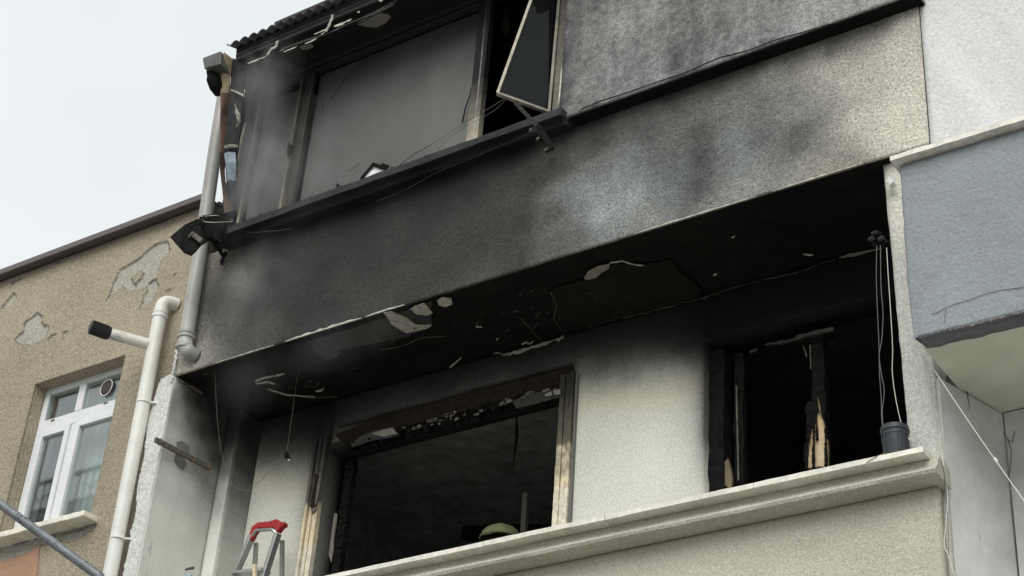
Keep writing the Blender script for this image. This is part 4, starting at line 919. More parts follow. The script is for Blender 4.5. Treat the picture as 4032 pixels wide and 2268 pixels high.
for pp in ([q8(478, 160), q8(485, 80), q8(530, 60), q8(600, 42), q8(680, 10)], [q8(480, 80), q8(440, 105), q8(410, 110)], [q8(680, 10), q8(760, -10), q8(884, -25)]):
    mb.mark(); mb.tube([P(a, b, YF - .003) for a, b in pp], .0016, 4)
mb.build('crack', M['cable_g'], rn)
# crumbled lower edge
mb = MB()
for i in range(60):
    x = -2.6 + i * .012 + random.uniform(-.006, .006); s = random.uniform(.004, .012) * (.4 + .6 * (i > 14)); mb.bar((x, YF + .004, 5.979 - s * .2), (x + s * 1.6, YF + .004, 5.981), s, .012, jit=s * .3)
mb.build('crumbled_edge', M['cable_g'], rn)['kind'] = 'stuff'

# ================================================================== PIPES
def bend(p, a, b, r=.07, n=7):
    """quadratic corner at p between directions a (in) and b (out)"""
    a = np.array(a, float); b = np.array(b, float); p = np.array(p, float); A_ = p - a * r; B2 = p + b * r
    return [(1 - t) ** 2 * A_ + 2 * t * (1 - t) * p + t * t * B2 for t in np.linspace(0, 1, n)]
pipe = thing('drainpipe', 'clean white drainpipe with top elbow on the tan house wall', 'drainpipe')
RP = .05; x0, x1 = -8.335, -8.285
top = P(402, 752, -.06); top = np.array((-8.335, -.05, 8.035))
pts = [(-8.285, -.05, 4.8), (-8.30, -.05, 6.0), (-8.325, -.05, 7.5)] + bend(top, (0, 0, 1), (.42, .90, 0), .07) + [top + np.array((.045, .10, 0))]
MB().tube(pts, RP, 20, st=lambda t: (.08 * random.random(), 0, .3 * random.random())).build('pipe', M['pipe'], pipe, smooth=True)
mb = MB(); mb.tube([top - (0, 0, .13), top - (0, 0, .155)], RP + .007, 20); mb.tube([top - (0, 0, .10), top - (0, 0, .12)], RP + .004, 20); mb.build('collar', M['pipe'], pipe, smooth=True)
for (a, b) in ((345, 1018), (270, 1362)):
    c = P(a, b, -.05); xx = -8.335 + (8.035 - c[2]) * .022
    mb = MB(); mb.tube([(xx, -.05, c[2] - .009), (xx, -.05, c[2] + .009)], RP + .005, 20); mb.bar((xx + .05, -.03, c[2]), (xx + .115, .04, c[2]), .022, .010, up=(0, 0, 1)); mb.build('clamp', M['pipe'], pipe, smooth=True)
br = thing('vent_pipe', 'white side pipe ending in a black slotted cap, joined to the white drainpipe', 'pipe')
a = P(356, 880, -.05); a = np.array((-8.34, -.06, a[2])); b = P(272, 838, -.30); b2 = P(228, 822, -.42)
MB().tube([a + (b - a) * t for t in np.linspace(0, 1, 12)], .041, 18, st=lambda t: (.10 * random.random() + (.45 * random.random() if t > .55 else .05), 0, .3)).build('pipe', M['pipe'], br, smooth=True)
d = (b2 - b) / np.linalg.norm(b2 - b); LN = np.linalg.norm(b2 - b)
mb = MB(); mb.tube([b - d * .01, b + d * LN * .45, b + d * LN * .45, b + d * LN, b + d * (LN + .006)], [.048, .048, .046, .046, .036], 18)
for k in range(16):
    t = 2 * math.pi * k / 16; u_ = np.cross(d, (0, 0, 1)); u_ /= np.linalg.norm(u_); v_ = np.cross(d, u_); o_ = (u_ * math.cos(t) + v_ * math.sin(t)) * .049
    mb.bar(b + o_ + d * .005, b + o_ + d * LN * .98, .008, .006, up=o_)
mb.build('slotted_cap', M['black_plastic'], br)
pp2 = thing('drainpipe', 'long grey sooted drainpipe at the corner of the burnt building with bottom elbow', 'drainpipe')
R2 = .052; bot = np.array((-7.985, -.075, 7.52))
pts = [(-8.10, -.075, 9.9), (-8.075, -.075, 9.3), (-8.03, -.075, 8.6)] + bend(bot, (.04, 0, -1), (.45, .35, -.35), .07) + [bot + np.array((.055, .075, -.035))]
pst = lambda t: (.18 + .25 * max(0, t - .6) + (.25 if t < .3 else 0) + (.3 if t > .85 else 0), 0, .2)
MB().tube(pts, R2, 20, st=pst).build('pipe', M['pipe2'], pp2, smooth=True)
mb = MB(); 
for dz, k in ((.08, .010), (.115, .006), (-.0, .008)): mb.tube([bot + (-.002, 0, dz), bot + (-.002, 0, dz + .022)], R2 + k, 20, st=lambda t: (.35, 0, .2))
mb.build('collar', M['pipe2'], pp2, smooth=True)
mb = MB(); c = P(567, 519, -.06); mb.bar(P(548, 510, -.12), P(580, 528, -.02), .02, .03); mb.build('clamp', M['dark_metal'], pp2)
# gutter outlet box at the end of the eave
gb = thing('gutter_outlet', 'grey gutter outlet box with charred elbow at the end of the corrugated eave', 'gutter outlet')
ctr = P(*q1(670, 420), -.62)
mb = MB(); fx = [P(*q1(570, 370), -.62), P(*q1(780, 290), -.62), P(*q1(775, 440), -.62), P(*q1(590, 490), -.62)]
fx2 = [fx[0], fx[1], fx[2] - (0, 0, .0), fx[3]]
mb.prism(fx2, (-.02, .16, .0)); mb.build('box', M['dark_metal' if False else 'pipe2'], gb, bevel=.006)
for v in [mb]: pass
gbx = [o for o in gb.children if o.name.startswith('box')][0]
for d_ in gbx.data.color_attributes['stain'].data: d_.color = (.86, 0, .2, 1)
mb = MB(); e0 = P(*q1(660, 520), -.56); e1 = P(*q1(690, 600), -.54); e2 = P(*q1(730, 690), -.50); e3 = P(*q1(775, 770), -.44); mb.tube([e0, e0 + (e1 - e0) * .5, e1, e2, e3], [.030, .034, .050, .055, .045], 14); mb.build('elbow', M['char'], gb, smooth=True)
# hanging wreck of cladding running from the eave down to the sill
hw = thing('hanging_cladding', 'strips of burnt cladding hanging from the eave end to the sill corner', 'debris')
def hang(name, mat, L, R_, y0, y1, th, fn, n=40, bow=.0):
    Lp = np.array(L, float); Rp = np.array(R_, float)
    def at(A_, t):
        d = (len(A_) - 1) * t; i = min(int(d), len(A_) - 2); return A_[i] + (A_[i + 1] - A_[i]) * (d - i)
    vs, sts, fs = [], [], []
    for i in range(n + 1):
        t = i / n; y = y0 + (y1 - y0) * t; a = P(*at(Lp, t), y); b_ = P(*at(Rp, t), y + .03); c = (a + b_) / 2 - (0, bow, 0)
        vs += [a, c, b_, b_ + (0, th, 0), a + (0, th, 0)]; sts += [fn(t, 0), fn(t, .5), fn(t, 1), fn(t, 1), fn(t, 0)]
    for i in range(n):
        for k in range(5): fs.append((i * 5 + k, i * 5 + (k + 1) % 5, (i + 1) * 5 + (k + 1) % 5, (i + 1) * 5 + k))
    fs += [(4, 3, 2, 1, 0), tuple(n * 5 + k for k in range(5))]
    mb = MB(); mb.add(vs, fs, sts); return mb.build(name, mat, hw)
hang('lining', M['cloth'], [q1(815, 300), q1(795, 500), q1(775, 780)], [q1(900, 370), q1(885, 520), q1(865, 770)], -.60, -.47, .012, lambda t, s: (.25 * s + .1 * float(vnoise(t * 9, s * 3, 2)), 0, .3), bow=.012)
hang('scorched_strip', M['copper'], [q1(775, 780), q1(775, 1100), q1(770, 1449), q2(625, 200), q2(655, 450), q2(675, 690)], [q1(870, 770), q1(850, 1000), q1(825, 1449), q2(670, 200), q2(690, 450), q2(760, 690)], -.47, -.08, .012, lambda t, s: (.3 * float(vnoise(t * 12, s * 4, 7)) + .2 * (1 - t), 0, .2), bow=.015)
hang('cladding_sheet', M['dark_metal'], [q1(915, 370), q1(895, 600), q1(870, 900), q1(835, 1200), q1(815, 1449), q2(670, 30), q2(690, 200), q2(700, 330), q2(735, 500), q2(760, 620)], [q1(1030, 440), q1(1050, 530), q1(1035, 800), q1(1010, 1100), q1(980, 1380), q2(820, 60), q2(825, 200), q2(818, 350), q2(805, 500), q2(800, 640)], -.52, -.10, .01, lambda t, s: (.0, 0, 0), bow=.012)
hang('blue_paint', M['bluepaint'], [q2(672, 10), q2(690, 120), q2(700, 230), q2(712, 320), q2(755, 370)], [q2(800, 0), q2(808, 120), q2(805, 220), q2(800, 330), q2(775, 372)], -.39, -.27, .004, lambda t, s: (.25 * float(vnoise(t * 14, s * 5, 9)), 0, 0), bow=.016)
hang('pale_strip', M['ash'], [q1(940, 900), q1(945, 990), q1(970, 1080), q1(962, 1160)], [q1(945, 900), q1(1000, 1020), q1(1005, 1100), q1(968, 1160)], -.50, -.42, .004, lambda t, s: (.1, 0, 0), bow=.01)
hang('strap', M['ash'], [q1(888, 725), q1(888, 745)], [q1(1042, 785), q1(1040, 812)], -.455, -.45, .004, lambda t, s: (.05, 0, 0), n=3, bow=.016)
hang('strap', M['ash'], [q1(820, 1375), q1(820, 1400)], [q1(968, 1360), q1(972, 1390)], -.38, -.37, .004, lambda t, s: (.05, 0, 0), n=3, bow=.016)
mb = MB(); mb.mark(); mb.tube([P(*q1(1060, 1120), -.12), P(*q1(1020, 1300), -.12), P(*q1(985, 1449), -.12), P(*q2(835, 60), -.12), P(*q2(822, 130), -.12)], [.006, .012, .012, .008, .003], 6, st=lambda t: (.1, 0, .6)); mb.build('pale_strip', M['ash'], hw)
# black panel wreck leaning at the band corner
bp = thing('burnt_panel', 'black charred panel sticking out past the drainpipe at the sill corner', 'debris')
mb = MB(); mb.prism([P(*q2(440, 715), -.32), P(*q2(700, 690), -.20), P(*q2(790, 650), -.13), P(*q2(800, 690), -.12), P(*q2(730, 960), -.14), P(*q2(690, 975), -.16), P(*q2(560, 990), -.26), P(*q2(400, 770), -.34)], (.01, .02, .0)); mb.build('panel', M['char'], bp)
mb = MB(); mb.prism([P(*q2(375, 755), -.36), P(*q2(490, 985), -.30), P(*q2(380, 1050), -.40), P(*q2(320, 1120), -.44), P(*q2(265, 1170), -.46), P(*q2(215, 1150), -.49), P(*q2(160, 1085), -.52), P(*q2(55, 965), -.54), P(*q2(230, 820), -.45)], (.01, .02, -.002)); mb.build('panel', M['char'], bp)
mb = MB(); mb.bar(P(*q2(300, 925), -.44), P(*q2(420, 1010), -.42), .035, .015, st=lambda t: (0, 0, 0)); mb.bar(P(*q2(270, 965), -.46), P(*q2(320, 925), -.46), .012, .012, 3, jit=.003); mb.build('bracket', M['rim'], bp)
mb = MB(); mb.bar(P(*q2(400, 740), -.37), P(*q2(500, 940), -.33), .014, .014, 5, jit=.002); mb.bar(P(*q2(500, 940), -.33), P(*q2(660, 1180), -.10), .03, .02, 6, jit=.004); mb.bar(P(*q2(640, 1280), -.03), P(*q2(690, 1130), -.03), .02, .02, 4, jit=.006); mb.bar(P(*q2(600, 1010), -.12), P(*q2(660, 1040), -.05), .03, .02, 3, jit=.006); mb.build('arm', M['char'], bp)
mb = MB(); 
for i, (a, b) in enumerate(((430, 745), (470, 745), (620, 1000), (660, 1140), (520, 1000))): c = P(*q2(a, b), -.36 if i < 2 else -.15); mb.bar(c, c + np.array((.03, -.01, .005)), .012, .012, 2, jit=.003)
mb.build('melted_blob', M['rim'], bp)
def wire(label, pts, r, mat, cat='wire', name='wire', n=6, smooth_=8):
    pts = [np.array(p, float) for p in pts]; fine = []
    ext = [2 * pts[0] - pts[1]] + pts + [2 * pts[-1] - pts[-2]]
    for i in range(1, len(ext) - 2):
        p0, p1, p2, p3 = ext[i - 1:i + 3]
        for k in range(smooth_):
            t = k / smooth_; fine.append(.5 * ((2 * p1) + (-p0 + p2) * t + (2 * p0 - 5 * p1 + 4 * p2 - p3) * t * t + (-p0 + 3 * p1 - 3 * p2 + p3) * t ** 3))
    fine.append(pts[-1]); o = MB().tube(fine, r, n).build(name, mat, None, smooth=True); return tag(o, label, cat)
wire('upper of two thin wires looped across the black charred panel', [P(*q2(a, b), -.33 if a < 600 else -.16) for a, b in ((430, 730), (580, 720), (660, 735), (770, 770))], .0022, M['cable_w'])
wire('lower of two thin wires looped across the black charred panel', [P(*q2(a, b), -.35 if a < 600 else -.17) for a, b in ((430, 765), (450, 790), (560, 798), (770, 790))], .0022, M['cable_w'])
wire('pale thread running along the wall under the sooted sill', [P(*q2(a, b), -.12) for a, b in ((740, 900), (880, 905), (1020, 915), (1150, 900), (1300, 890), (1449, 870))], .0016, M['rim'])
wire('thin thread stretched from the charred bracket over the band', [P(*q2(a, b), -.03) for a, b in ((600, 1060), (760, 1050), (900, 1030), (1020, 1010))], .0016, M['rim'])
wire('slack black cable drooping under the middle of the sill', [P(*r4(a, b), -.14) for a, b in ((790, 840), (700, 880), (560, 940), (400, 1010), (200, 1090), (0, 1200), (-200, 1280))], .0022, M['dark_metal'])
wire('upper of two lines tied to the corner of the hanging sash', [P(*r4(625, 622), -.30), P(*r4(560, 665), -.2), P(*r4(400, 760), -.10), P(*r4(200, 890), -.1), P(*r4(0, 1015), -.1)], .0018, M['cable_g'])
wire('lower of two lines tied to the corner of the hanging sash', [P(*r4(630, 630), -.30), P(*r4(570, 690), -.2), P(*r4(500, 735), -.12), P(*r4(300, 850), -.1), P(*r4(190, 960), -.1)], .0018, M['cable_g'])
# bent arm of the clothes line below the hanging sash
ca = thing('clothesline_arm', 'bent black clothesline arm in front of the sill below the hanging sash', 'clothesline arm')
mb = MB(); mb.bar(P(*r4(690, 650), -.34), P(*r4(830, 800), -.27), .024, .018, 6, jit=.001); mb.bar(P(*r4(830, 800), -.27), P(*r4(920, 930), -.13), .03, .02, 6, jit=.002); mb.build('arm', M['dark_metal'], ca)
mb = MB(); mb.mark(); mb.bar(P(*r4(780, 830), -.25), P(*r4(860, 820), -.22), .03, .02, 3, jit=.005); mb.mark(); mb.bar(P(*r4(830, 900), -.16), P(*r4(850, 850), -.2), .02, .02, 3, jit=.004); mb.mark(); mb.bar(P(*r4(880, 955), -.08), P(*r4(935, 930), -.06), .022, .03, 3, jit=.004); mb.build('clamp', M['dark_metal'], ca)
mb = MB(); 
for a, b in ((790, 822), (835, 880), (885, 952), (828, 797)): c = P(*r4(a, b), -.27); mb.bar(c - (.008, 0, 0), c + np.array((.008, -.004, .004)), .010, .010, 2, jit=.002)
mb.build('bolt', M['rim'], ca)
# scorched picture-frame like fragment on the sill
fg = thing('bent_frame_scrap', 'small bent black frame with white backing lying on the sooted sill', 'debris')
mb = MB(); mb.bar(P(*q5(1500, 735), -.10), P(*q5(1620, 595), -.10), .018, .012, 4, jit=.001); mb.bar(P(*q5(1610, 595), -.10), P(*q5(1745, 640), -.10), .024, .012, 4, jit=.001); mb.bar(P(*q5(1700, 595), -.09), P(*q5(1765, 618), -.09), .014, .01, 2, jit=.001); mb.build('frame', M['char'], fg)
mb = MB(); mb.prism([P(*p, -.09) for p in (q5(1530, 715), q5(1640, 625), q5(1750, 645), q5(1700, 690), q5(1560, 740))], (0, .004, 0)); mb.build('backing', M['pvc'], fg)
o = MB().bar(P(*q5(1272, 815), -.10), P(*q5(1292, 792), -.10), .028, .02, 2, jit=.004).build('char_chunk', M['char']); tag(o, 'small black chunk standing on the sill left of the bent frame', 'debris')

# ================================================================== THINGS ON THE BALCONY
# wall rail with cord loops
rl = thing('wall_rail', 'rusty clothes rail fixed across the grey side wall of the balcony', 'rail')
pA = PX(*r2(915, 645), XL + .045) ; pB = PX(*r2(1235, 812), XL + .045)
pB = PX(*r2(1235, 812), XL + .05)
mb = MB(); mb.bar(pA, pB, .034, .022, 8, up=(1, 0, 0), jit=.0008); mb.build('bar', M['rust'], rl)
for i, t in enumerate((.08, .40, .68, .96)):
    c = pA + (pB - pA) * t; mb = MB(); ax = (pB - pA) / np.linalg.norm(pB - pA)
    u_ = np.cross(ax, (1, 0, 0)); u_ /= np.linalg.norm(u_); w_ = np.cross(ax, u_)
    mb.tube([c + (u_ * math.cos(a) * .024 + w_ * math.sin(a) * .020) + ax * .004 * math.sin(a * 2) for a in np.linspace(0, 6.28, 14)], .0028, 6, caps=False); mb.build('cord_loop', M['ochre'], rl)
mb = MB(); c = pA + (pB - pA) * .52
poly = [PX(*r2(a, b), XL + .004) for a, b in ((1040, 660), (1070, 652), (1118, 685), (1112, 725), (1090, 730), (1085, 760), (1100, 790), (1080, 825), (1050, 805), (1025, 765), (1030, 735), (1045, 720))]
mb.prism(poly, (.003, 0, 0)); mb.build('cement_pad', plaster('grey_cement', (.20, .20, .19), grain=50, bump=.5), rl)
wire('thin cord hanging from the outer end of the rusty rail', [P(*r2(965, 650), -.02), P(*r2(945, 750), -.02), P(*r2(915, 850), -.02), P(*r2(895, 930), -.02), P(*r2(880, 1060), -.02)], .0016, M['cable_w'], 'cord', 'cord')
# lamp holder on its wire
lh = thing('lamp_holder', 'burnt lamp holder dangling on a thin wire below the black soffit', 'lamp holder')
c = P(*r5(603, 900), .35); mb = MB(); mb.tube([c + (0, 0, .012), c, c - (-.008, 0, .02), c - (-.02, 0, .035)], [.010, .018, .017, .008], 10); mb.bar(c + (.02, 0, -.02), c + (.035, 0, -.045), .012, .012, 2, jit=.003); mb.build('socket', M['char'], lh, smooth=True)
o = MB().tube([c + (.028, 0, -.045), c + (.034, 0, -.058)], .006, 6).build('contact', M['ash'], lh)
mb = MB(); mb.tube([P(*r5(a, b), .35) for a, b in ((605, 885), (618, 800), (635, 680), (650, 560), (675, 480), (697, 375))] , .0014, 5); mb.build('wire', M['rim'], lh)
wire('long thin wire drooping from the band edge towards the column', [P(*r5(a, b), .1) for a, b in ((278, 500), (284, 570), (288, 680), (298, 800), (312, 900), (345, 1010), (375, 1050), (420, 1065), (460, 1045), (520, 985), (585, 930))], .0013, M['rim'])
# ladder
ld = thing('ladder', 'aluminium stepladder with red plastic top against the balcony back wall', 'ladder')
yl = .55
tl, tr_ = P(*r5(448, 1270), yl), P(*r5(565, 1258), yl); dl = P(*r5(370, 1449), yl) - tl; dr = P(*r5(505, 1449), yl) - tr_
zf = 4.6
def down(p, d): return p + d * ((zf - p[2]) / d[2])
for p, d in ((tl, dl), (tr_, dr)):
    MB().bar(p, down(p, d), .030, .05, 4, up=(0, -1, 0)).build('rail', M['alu'], ld, bevel=.004)
for k in range(1, 5):
    t = k * .26; a_ = tl + dl / abs(dl[2]) * t; b_ = tr_ + dr / abs(dr[2]) * t; MB().bar(a_, b_, .02, .09, 1).build('step', M['alu'], ld)
for p, s in ((tl, -1), (tr_, 1)):
    q = p + (0, .05, -.03); MB().bar(q, (q[0] + s * .03, .78, 4.6 if False else 5.2), .024, .024).build('back_leg', M['alu'], ld)
mb = MB(); hoop = [tl + dl * .12, tl + (.012, -.01, -.004), tl + (.04, -.012, .03)] + [tr_ + (-.05, -.012, .035), tr_ + (-.012, -.01, .004), tr_ + dr * .12]
mb.tube(hoop, .012, 8); mb.build('hoop', M['alu'], ld, smooth=True)
mb = MB()
capP = [tl + (-.022, -.02, -.045), tl + (.0, -.02, .062), tl + (.05, -.02, .085), tr_ + (-.07, -.02, .098), tr_ + (-.02, -.02, .105), tr_ + (.02, -.02, .075), tr_ + (.055, -.02, .07), tr_ + (.060, -.02, .045), tr_ + (.03, -.02, .02), tr_ + (.005, -.02, -.01), tr_ + (-.03, -.02, .035), tr_ + (-.09, -.02, .040), tl + (.06, -.02, .030), tl + (.03, -.02, .0), tl + (.012, -.02, -.045)]
capP = [p if i < 8 else p + np.array((0, 0, .012)) for i, p in enumerate(capP)]; mb.prism(capP, (0, .045, 0)); mb.build('top_cap', M['red'], ld, bevel=.006)
o = MB().bar(P(*r5(460, 1398), .5), P(*r5(462, 1500), .5), .022, .02, 3).build('wooden_stick', M['wood']); tag(o, 'raw wooden stick upright between the ladder rails', 'stick')
# blue and black pegs at the foot of the frame
for (pp, mt_, lb) in (([r5(150, 1420), r5(186, 1412)], M['bucket'], 'dark clothes peg on the cord near the bottom edge'), ([r5(146, 1440), r5(175, 1449)], M['bluepaint'], 'pale blue clothes peg just below the dark peg')):
    o = MB().bar(P(*pp[0], .1), P(*pp[1], .1), .014, .012, 2, jit=.001).build('clothes_peg', mt_); tag(o, lb, 'clothes peg')
# inside window one
hm = MB(); c = P(*ra(357, 1300), 1.15) - np.array((0, -.10, -.03)); nn, mm = 20, 10; vs, fs = [], []
for j in range(mm + 1):
    ph = j / mm * math.pi / 2
    for i in range(nn):
        t = 2 * math.pi * i / nn; rr = .135 * math.cos(ph); vs.append(c + np.array((rr * math.cos(t), rr * math.sin(t) * 1.1, .115 * math.sin(ph) + .004 * math.sin(t * 5))))
for j in range(mm):
    for i in range(nn): a_, b_ = j * nn + i, j * nn + (i + 1) % nn; fs.append((a_, b_, b_ + nn, a_ + nn))
hm.add(vs, fs); bg_ = thing('cushion', 'olive green rounded bundle just inside the wide window', 'bundle'); hm.build('cover', M['olive'], bg_, smooth=True)
mb = MB(); mb.tube([c + np.array((.135 * 1.0 * math.cos(t), .148 * math.sin(t), .01)) for t in np.linspace(0, 6.28, 24)], .008, 6); mb.tube([c + np.array((.133 * math.cos(t), 0, .117 * math.sin(t))) for t in np.linspace(0, 3.14, 14)], .004, 5); mb.build('piping', M['olive'], bg_, smooth=True)
MB().box(c[0] - .3, c[0] + .5, 1.0, 1.5, 4.7, c[2] - .10).build('support', M['char'], bg_)
o = MB().bar(P(*ra(500, 1105), 1.2), P(*ra(490, 1275), 1.2) - (0, 0, .25), .035, .03, 8, jit=.002, st=lambda t: (.2, 0, .2)).build('upright_batten', M['grey_layer']); tag(o, 'grey upright batten standing inside the wide burnt window', 'batten')
# planter bucket on the parapet by the pier
yb_ = -.045
bk = thing('bucket', 'dark grey plastic bucket with moulded panels on the parapet by the pier', 'bucket')
Hb = P(2257, 1076, yb_)[2] - 5.487; c = P(2254, 1135, yb_); c = np.array((c[0], yb_, 5.487))
vs, fs = [], []; nn = 40
prof = [(.050, 0), (.052, .004), (.065, Hb * .86), (.072, Hb * .87), (.072, Hb * .92), (.069, Hb * .93), (.069, Hb), (.065, Hb), (.063, Hb * .9), (.048, .01)]
mb = MB(); K = len(prof)
for i in range(nn):
    t = 2 * math.pi * i / nn
    for r_, z_ in prof: vs.append(c + np.array((r_ * math.cos(t), r_ * math.sin(t), z_)))
for i in range(nn):
    for k in range(K - 1): a_ = i * K + k; b_ = ((i + 1) % nn) * K + k; fs.append((a_, b_, b_ + 1, a_ + 1))
fs += [tuple(i * K for i in range(nn))[::-1], tuple(i * K + K - 1 for i in range(nn))]
mb.add(vs, fs); mb.build('body', M['bucket'], bk, smooth=True)
for k in range(12):
    t = 2 * math.pi * (k + .5) / 12; e = np.array((math.cos(t), math.sin(t), 0)); s_ = np.array((-math.sin(t), math.cos(t), 0)); mb = MB()
    for off in (-.014, .014):
        mb.bar(c + e * .0545 + s_ * off + (0, 0, Hb * .15), c + e * .0640 + s_ * off + (0, 0, Hb * .76), .004, .005, up=e)
    mb.bar(c + e * .0640 - s_ * .016 + (0, 0, Hb * .76), c + e * .0640 + s_ * .016 + (0, 0, Hb * .76), .004, .005, up=e); mb.build('rib', M['bucket'], bk)
# cable knot and cables at the pier
kn = thing('cable_connector', 'cluster of charred connectors on the pier edge where cables drop', 'connector')
c = P(*r8(810, 45), .05); mb = MB()
for i in range(9): p = c + rng.uniform(-.035, .035, 3) * (1, .5, .8); mb.bar(p, p + rng.uniform(-.03, .03, 3), .022, .022, 2, jit=.002)
mb.build('block', M['char'], kn)
mb = MB(); mb.tube([c + (-.05, -.02, .0), c + (-.02, -.03, .0)], .014, 8); mb.tube([c + (-.03, -.03, .025), c + (.0, -.035, .025)], .012, 8); mb.tube([c + (0, -.02, -.015), c + (.03, -.02, -.01)], .014, 8); mb.build('terminal', M['dark_metal'], kn)
yk = .03
wire('leftmost of three cables dropping from the connector by the pier', [P(*r8(a, b), yk) for a, b in ((797, 70), (795, 200), (800, 350), (806, 480), (808, 600), (815, 700), (818, 800), (828, 850))], .0017, M['cable_g'], 'cable', 'cable')
wire('middle of three cables dropping from the connector by the pier', [P(*r8(a, b), yk - .01) for a, b in ((812, 70), (815, 250), (823, 350), (818, 460), (807, 530), (815, 600), (828, 680), (820, 760), (824, 840))], .0019, M['cable_g'], 'cable', 'cable')
wire('rightmost pale cable curving down from the connector to the parapet beside the bucket', [P(*r8(a, b), yk - .02 - .08 * (b > 850)) for a, b in ((838, 80), (845, 200), (855, 350), (863, 500), (862, 600), (878, 720), (905, 830), (937, 885))], .0022, M['cable_w'], 'cable', 'cable')
wire('outer of two white cables down the right corner of the pier', [P(*q8(a, b), .03) for a, b in ((365, 305), (392, 370), (402, 500), (425, 620), (440, 730), (462, 835))], .0022, M['cable_w'], 'cable', 'cable')
wire('inner of two white cables down the right corner of the pier', [P(*q8(a, b), .045) for a, b in ((360, 305), (378, 400), (400, 520), (415, 600), (432, 700), (455, 830))], .0018, M['cable_w'], 'cable', 'cable')
wire('grey cable continuing down the corner under the parapet end', [P(*q8(a, b), -.14 if b < 980 else -.02) for a, b in ((462, 838), (478, 900), (488, 980), (495, 1080), (485, 1180), (478, 1290), (500, 1350), (530, 1449))], .0024, M['cable_w'], 'cable', 'cable')
wire('dark cable beside the grey one under the parapet end', [P(*q8(a, b), -.13 if b < 980 else -.02) for a, b in ((455, 838), (472, 900), (482, 990), (492, 1100), (498, 1250), (500, 1400), (503, 1500))], .0018, M['cable_g'], 'cable', 'cable')
a_ = P(*q8(365, 305), -.0); b_ = P(*q8(884, 1065), -1.2)
wire('taut pale rope running from the pier corner down to the right', [a_ + (b_ - a_) * t - np.array((0, 0, .01 * math.sin(math.pi * t))) for t in np.linspace(0, 1.25, 8)], .0021, M['cable_w'], 'rope', 'rope')
o = MB().tube([P(*q8(735, 850), -.75), P(*q8(748, 868), -.79)], .007, 6).build('rope_knot', M['cable_w']); tag(o, 'small knot in the taut pale rope', 'knot')
wire('short yellow straw lying over the edge of the parapet', [P(*q8(78, 872), -.175), P(*q8(120, 845), -.175), P(*q8(175, 822), -.15)], .0022, M['ochre'], 'straw', 'straw')
# cable stub and blob beside the bay
o = MB().bar(P(*r7(1190, 935), .02), P(*r7(1205, 960), .0), .03, .03, 3, jit=.004).build('plaster_lump', M['patch']); tag(o, 'rounded plaster lump on the pier beside the blue grey balcony', 'lump')
# galvanised tube at lower left
tb = thing('steel_tube', 'spotted grey steel tube slanting across the lower left corner', 'tube')
a_, b_ = P(-140, 1165, -.75), P(248, 1449, -.35); mb = MB(); mb.tube([a_, b_], .030, 18); mb.build('tube', M['steel_tube'], tb, smooth=True)
b2_ = P(275, 1530, -.3); mb = MB(); mb.tube([b_ - (b_ - a_) * .01, b_ + (b_ - a_) * .005, b_ + (b2_ - b_) * .2, b2_], [.033, .033, .030, .030], 18); mb.build('elbow', M['steel_tube'], tb, smooth=True)
mb = MB()
for i in range(42):
    t = random.uniform(.3, .99); c = a_ + (b_ - a_) * t; d = (b_ - a_) / np.linalg.norm(b_ - a_); u_ = np.cross(d, (0, 0, 1)); u_ /= np.linalg.norm(u_); w_ = np.cross(d, u_); an = random.uniform(0, 6.28); e = u_ * math.cos(an) + w_ * math.sin(an)
    s = random.uniform(.003, .009); mb.tube([c + e * .0285, c + e * .0312], [s, s * .8], 7)
mb.build('tar_spots', M['black_plastic'], tb)['kind'] = 'stuff'

# ================================================================== HOUSE ACROSS THE STREET (seen in the window glass)
op = thing('opposite_house', 'pale house across the street with an iron balcony railing, mirrored in the glass', 'building')
def mir(px, py, yv=9.0):
    q = P(px, py, yv); return np.array((q[0], 2 * (yf + .01) - yv, q[2]))
t0 = mir(*r2(215, 925)); t1 = mir(*r2(600, 790)); zz = (t0[2] + t1[2]) / 2; yy = t0[1]; z_top = zz; z_bot = mir(*r2(210, 1030))[2]
print('railing', t0, t1, z_bot)
X0, X1 = min(t0[0], t1[0]) - 2.2, max(t0[0], t1[0]) + 1.2
mb = MB(); mb.bar((X0, yy, z_top), (X1, yy, z_top), .05, .05); mb.bar((X0, yy, z_top - .5), (X1, yy, z_top - .5), .03, .03); mb.bar((X0, yy, z_bot - .35), (X1, yy, z_bot - .35), .04, .04); mb.build('railing', M['iron'], op)
x = X0
while x < X1:
    MB().bar((x, yy, z_bot - .35), (x, yy, z_top), .022, .022).build('baluster', M['iron'], op)
    x += .16
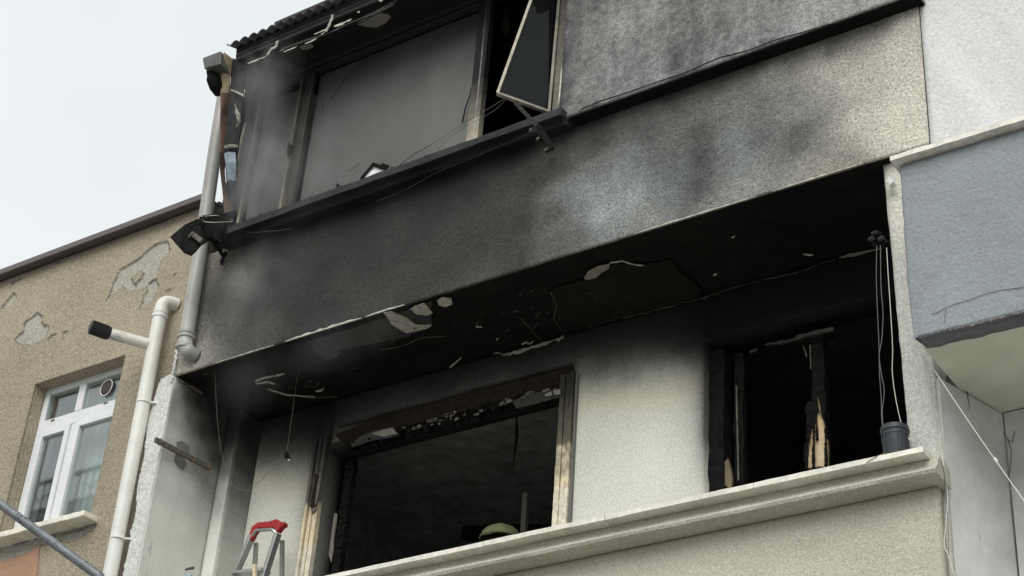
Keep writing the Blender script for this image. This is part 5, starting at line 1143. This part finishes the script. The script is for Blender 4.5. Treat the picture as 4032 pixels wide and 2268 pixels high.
for k in range(4):
    xc = X0 + 1.2 + k * 1.15; mb = MB(); zc = (z_top + z_bot) / 2 - .2
    for s in (-1, 1):
        for f_ in (-1, 1): mb.tube([(xc + s * (.05 + .09 * (1 - math.cos(a))), yy - .02, zc + f_ * (.05 + .2 * a / 4.5 + .05 * math.sin(a))) for a in np.linspace(0, 4.5, 12)], .012, 5)
    mb.build('scroll', M['iron'], op)
mb = MB(); mb.box(X0 - .1, X1 + .1, yy - 1.2, yy + .05, z_bot - .55, z_bot - .40); mb.build('balcony_slab', M['street_wall'], op)
mb = MB(); mb.box(X0 - 3, X1 + 1.5, yy - 6, yy - 1.2, 0, z_top + .3); mb.build('wall', M['street_wall'], op)

# ================================================================== SMOKE
def puff(label, c, size, dens, sc, lo=.42, hi=.75, rot=(0, 0, 0)):
    nn, mm = 24, 14; vs, fs = [], []
    for j in range(mm + 1):
        ph = math.pi * j / mm - math.pi / 2
        for i in range(nn): t = 2 * math.pi * i / nn; vs.append((math.cos(ph) * math.cos(t) * size[0], math.cos(ph) * math.sin(t) * size[1], math.sin(ph) * size[2]))
    for j in range(mm):
        for i in range(nn): a_, b_ = j * nn + i, j * nn + (i + 1) % nn; fs.append((a_, b_, b_ + nn, a_ + nn))
    mb = MB(); mb.add(vs, fs); o = mb.build('smoke', smokemat('smoke', dens, sc, lo, hi)); o.location = c; o.rotation_euler = rot; o['kind'] = 'stuff'; o['label'] = label; o['category'] = 'smoke'; return o
puff('pale smoke drifting up past the corner window', P(650, 345, -.18), (.30, .16, 1.0), 9.5, 3.0, .38, .8, rot=(0, math.radians(6), 0))
puff('bright smoke pooling low against the corner window', P(662, 445, -.14), (.26, .13, .46), 26.0, 3.8, .36, .75)
puff('thin smoke rising over the eave corner', P(665, 190, -.40), (.42, .2, .38), 5.0, 3.6, .38, .8)
puff('thin smoke spreading across the wide sooted window', P(800, 400, -.16), (.75, .12, .6), 2.0, 2.6, .34, .8)
puff('faint smoke under the edge of the band', P(850, 850, .02), (.75, .2, .30), .9, 4.0, .36, .8)
puff('faint smoke at the left end of the balcony soffit', P(640, 920, .05), (.5, .2, .5), .9, 3.6, .36, .8)
puff('faint smoke drifting in front of the left end of the band', P(640, 700, -.15), (.6, .14, .5), 2.4, 2.8, .36, .8)
